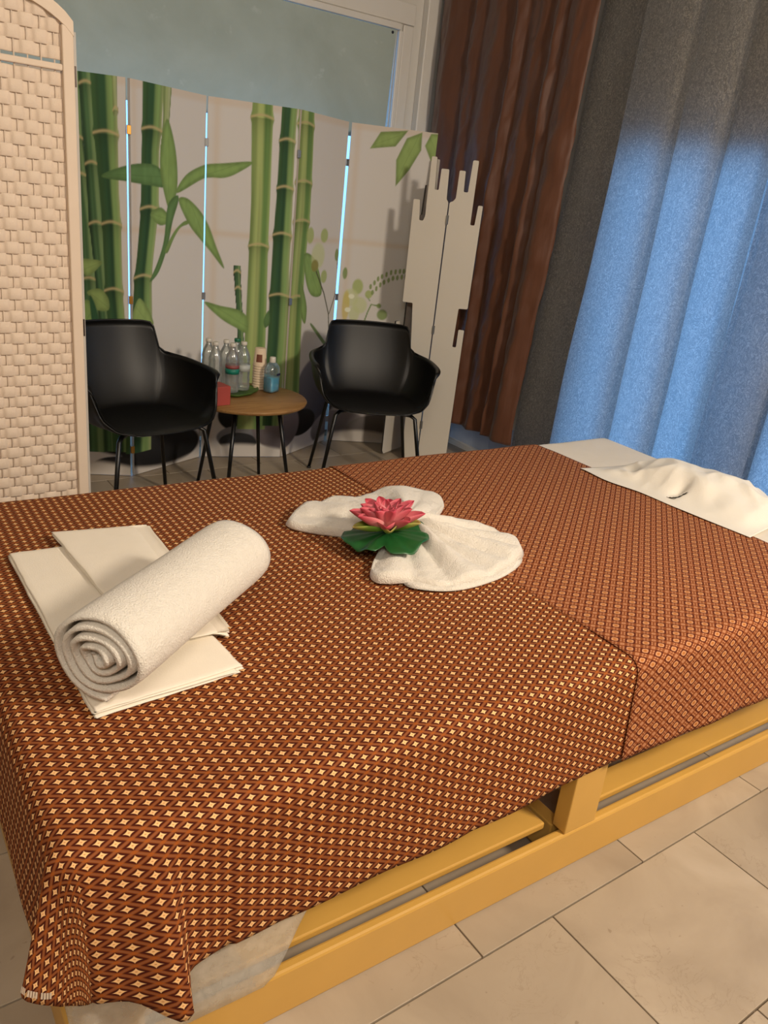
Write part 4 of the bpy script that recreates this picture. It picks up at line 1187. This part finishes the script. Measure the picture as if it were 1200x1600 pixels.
# ------------------------------------------------------------------ small round side table
TC = (1.645, 3.335); TZ = 0.462
tb = empty('side_table', (*TC, 0))
tag(tb, 'small round oak-topped side table with thin black legs between the armchairs', 'table')
lathe('tabletop', [(0.262, TZ - 0.020), (0.277, TZ - 0.016), (0.282, TZ - 0.004), (0.279, TZ)], M['oak'], tb, n=64)
for a in (35, 125, 215, 305):
    c_, s_ = math.cos(math.radians(a + 10)), math.sin(math.radians(a + 10))
    tube('leg', [(c_ * .155, s_ * .155, TZ - 0.020), (c_ * .235, s_ * .235, 0.0)], [.0105, .008], M['black_metal'], tb)
lathe('leg_plate', [(0.17, TZ - 0.028), (0.17, TZ - 0.021)], M['black_metal'], tb, n=24)

# leaf shaped tray
tr = []; NTR = 60
for k in range(NTR):
    th = 2 * PI * k / NTR; r_ = 0.10 * (1 + 0.07 * math.cos(3 * th) + 0.03 * math.cos(9 * th))
    tr.append((r_ * 1.25 * math.cos(th), r_ * 0.85 * math.sin(th)))
V = []
for sc, z_ in ((0.0, 0.004), (0.8, 0.004), (0.93, 0.009), (1.0, 0.016), (1.0, 0.0125), (0.93, 0.004), (0.80, 0.0), (0.0, 0.0)):
    for x_, y_ in tr: V.append((x_ * max(sc, 0.01), y_ * max(sc, 0.01), z_))
Fc = [(i * NTR + k, i * NTR + (k + 1) % NTR, (i + 1) * NTR + (k + 1) % NTR, (i + 1) * NTR + k) for i in range(7) for k in range(NTR)]
tray = mesh_obj('leaf_tray', V, Fc, M['green_leaf'], None, smooth=True)
tray.location = (1.625, 3.412, TZ + 0.0005); tray.rotation_euler = (0, 0, 0.35)
tag(tray, 'dark green leaf shaped tray under the water bottles on the side table', 'tray')

# stack of paper cups
cs = empty('paper_cup_stack', (1.772, 3.468, TZ + 0.0005))
tag(cs, 'tall upside-down stack of cream paper cups on the side table', 'paper cups')
for k in range(9):
    z_ = k * 0.0125
    lathe('cup', [(0.0335, z_), (0.0350, z_ + 0.003), (0.0335, z_ + 0.006), (0.0255, z_ + 0.088), (0.0235, z_ + 0.0885)], M['cup'], cs, n=24)
top_cup = lathe('cup', [(0.0335, 0.1125), (0.0350, 0.1155), (0.0335, 0.1185), (0.0255, 0.199), (0.0235, 0.1995)], M['cup'], cs, n=24)
V = []
for k in range(7):
    th = math.radians(-152 + k * 9)
    for z_ in (0.135, 0.172): 
        r_ = 0.0335 + (0.0255 - 0.0335) * (z_ - 0.1185) / 0.0805 + 0.0005; V.append((r_ * math.cos(th), r_ * math.sin(th), z_))
mesh_obj('cup_print', V, [(2 * k, 2 * k + 2, 2 * k + 3, 2 * k + 1) for k in range(6)], M['brown_print'], top_cup)

# hand-wash bottle
sp = empty('soap_bottle', (1.802, 3.395, TZ + 0.0005), 0.5)
tag(sp, 'clear bottle half full of blue hand wash with a white cap', 'bottle')
def rbox_loft(name, secs, mat, parent, n=32):
    V = []
    for hx, hy, z_ in secs:
        for k in range(n):
            th = 2 * PI * k / n; c_, s_ = math.cos(th), math.sin(th); p = 0.5
            V.append((hx * math.copysign(abs(c_) ** p, c_), hy * math.copysign(abs(s_) ** p, s_), z_))
    Fq = [(i * n + k, i * n + (k + 1) % n, (i + 1) * n + (k + 1) % n, (i + 1) * n + k) for i in range(len(secs) - 1) for k in range(n)]
    Fq += [tuple(range(n))[::-1], tuple((len(secs) - 1) * n + k for k in range(n))]
    return mesh_obj(name, V, Fq, mat, parent, smooth=True)
sbody = rbox_loft('bottle_body', [(.030, .022, 0), (.037, .028, .004), (.0385, .029, .012), (.0385, .029, .105), (.036, .027, .122), (.022, .018, .140), (.013, .013, .146)], M['soap_clear'], sp)
rbox_loft('liquid', [(.030, .021, .002), (.0365, .027, .006), (.0375, .028, .013), (.0375, .028, .072)], M['blue_liquid'], sp)
lathe('cap', [(0.0145, 0.144), (0.0150, 0.147), (0.0145, 0.168), (0.012, 0.171)], M['cap_white'], sp, n=24)
V = [(x_, -0.0298, z_) for x_ in (-.004, .028) for z_ in (.083, .094)]
mesh_obj('label', V, [(0, 2, 3, 1)], M['label_navy'], sbody)

# red box behind the chair arm
rb_ = box('red_box', -0.055, 0.045, -0.045, 0.045, 0, 0.085, M['red_box'], None, bev=0.002)
rb_.location = (1.452, 3.25, TZ + 0.0005); rb_.rotation_euler = (0, 0, 0.15)
tag(rb_, 'small red card box at the chair-side edge of the side table', 'box')

# clear water bottles
prof_b = [(0.026, 0), (0.031, 0.004), (0.0325, 0.02), (0.0305, 0.035), (0.0325, 0.05), (0.0305, 0.065), (0.0322, 0.08), (0.0322, 0.125), (0.0300, 0.135), (0.0322, 0.15), (0.027, 0.175), (0.016, 0.197), (0.0125, 0.203), (0.0125, 0.212)]
def water_bottle(x_, y_, rz, lab, capm, label):
    b = empty('water_bottle', (x_, y_, TZ + 0.0165), rz)
    tag(b, label, 'bottle', 'clear water bottles on the leaf tray')
    wb = lathe('bottle_body', prof_b, M['pet'], b, n=22)
    lathe('cap', [(0.0138, 0.2125), (0.0145, 0.214), (0.0145, 0.226), (0.013, 0.2275)], capm, b, n=18)
    if lab == 2:
        lathe('label_band', [(0.0327, 0.088), (0.0327, 0.112)], M['label_teal'], wb, n=22); lathe('label_band', [(0.0327, 0.113), (0.0327, 0.128)], M['label_red'], wb, n=22)
    elif lab: lathe('label_band', [(0.0327, 0.092), (0.0327, 0.122)], lab, wb, n=22)
cw = M['cap_white']; cg = M['cap_green']
for x_, y_, lab, capm, label in (
    (1.582, 3.372, 2, cw, 'clear water bottle with teal and red label, frontmost beside the red box'),
    (1.652, 3.402, M['label_pale'], cw, 'clear water bottle with small pale label, next to the paper cups'),
    (1.512, 3.405, None, cw, 'unlabelled clear water bottle farthest left, partly behind the chair arm'),
    (1.585, 3.450, None, cw, 'unlabelled clear water bottle in the second row behind the teal-labelled bottle'),
    (1.655, 3.482, M['label_pale'], cg, 'clear water bottle with green cap at the back near the bamboo print'),
    (1.515, 3.490, None, cw, 'unlabelled clear water bottle at the back left of the bottle group')):
    water_bottle(x_, y_, rng.uniform(0, 6), lab, capm, label)

# ------------------------------------------------------------------ curtains on the right wall
def curtain(name, ynodes, xbase, depth, z0, z1, mat, seed, slant=None, nper=14, nz=120, extra=0.0, thick=0.001, crease=0.55, lap=0.06, flat=False, lead=False, tail=False):
    """vertical folds: ynodes are the valleys (far to near); the cloth bulges into the room between them"""
    ys = []; xs = []; arc = []
    for i in range(len(ynodes) - 1):
        for k in range(nper):
            t = (0.5 - 0.5 * math.cos(PI * k / nper)) if flat else k / nper; ys.append(ynodes[i] + (ynodes[i + 1] - ynodes[i]) * (t + lap * math.sin(2 * PI * t)))
            xs.append(((1 - abs(2 * t - 1) ** 7) * 0.85 + 0.15 * math.sin(PI * t) if flat else math.sin(PI * t) ** crease) * (0.75 + 0.25 * math.sin(i * 2.1 + seed)))
    ys.append(ynodes[-1]); xs.append(0.0)
    ys = np.array(ys); xs = np.array(xs)
    if lead: xs[:nper // 2] = np.maximum(xs[:nper // 2], 0.85)
    if tail: xs[-nper - 1:] *= 0.45
    zs = np.linspace(z0, z1, nz)
    Yg = np.repeat(ys[:, None], nz, 1); Xg = np.repeat(xs[:, None], nz, 1); Zg = np.repeat(zs[None, :], len(ys), 0)
    tz = (Zg - z0) / (z1 - z0)
    amp = depth * (1.05 - 0.35 * tz)
    Y2 = Yg + (slant(Yg, Zg) if slant else 0) + 0.010 * vnoise(Zg * 1.6, Yg * 4, seed)
    X2 = xbase - Xg * amp + 0.006 * vnoise(Zg * 2.5 + 3, Yg * 9, seed + 1)
    if extra: X2 += extra * vnoise(Zg * 9 + Yg * 14, Yg * 30 - Zg * 3, seed + 2) + extra * 0.6 * vnoise(Zg * 22 + Yg * 40, Yg * 40, seed + 3)
    Zg = Zg + np.where(tz < 0.001, 0.006 * vnoise(Yg * 8, Yg * 0, seed + 4), 0)
    d = np.hypot(np.diff(Y2[:, :1], axis=0), np.diff(X2[:, :1], axis=0)); sarc = np.concatenate([[[0]], np.cumsum(d, 0)])
    uv = np.stack([np.repeat(sarc, nz, 1), Zg], -1).reshape(-1, 2)
    P = np.stack([X2, Y2, Zg], -1).reshape(-1, 3)
    return mesh_obj(name, P, grid_faces(len(ys), nz), mat, None, smooth=True, uv=uv)
# brown satin curtain: near edge leans as in the hang of the cloth
brown_nodes = [4.04, 3.82, 3.71, 3.52, 3.43, 3.27, 3.19, 3.02]
b_sl = lambda Y, Z: (np.clip((4.04 - Y) / 1.02, 0, 1)) * (0.10 * (1 - Z / 2.3) - 0.12)
bc = curtain('brown_curtain', brown_nodes, 3.085, 0.055, 0.20, ZC - 0.01, M['satin'], 2, b_sl, nper=14, nz=150, extra=0.007, crease=0.95)
bc.modifiers.new('thickness', 'SOLIDIFY').thickness = 0.0012
tag(bc, 'dark brown satin curtain hanging in narrow folds beside the skyline screen', 'curtain')
g1 = curtain('grey_curtain', [3.00, 2.71, 2.375, 2.145, 1.945, 1.63], 3.18, 0.15, 0.05, ZC - 0.01, M['voile'], 5, lambda Y, Z: 0.05 * (1 - Z / 1.2) * np.clip((Y - 2.3) / 0.5, 0, 1), nper=24, lap=-0.03, flat=True, tail=True)
tag(g1, 'grey crinkled voile curtain next to the brown curtain, daylight glowing through its lower half', 'curtain', 'grey voile curtains')
g2 = curtain('grey_curtain', [1.885, 1.665, 1.47, 1.24, 1.02, 0.80, 0.58, 0.34, 0.1], 3.19, 0.15, 0.05, ZC - 0.01, M['voile'], 8, None, nper=24, lap=-0.03, flat=True, lead=True)
tag(g2, 'grey crinkled voile curtain at the right edge beyond the head of the bed', 'curtain', 'grey voile curtains')
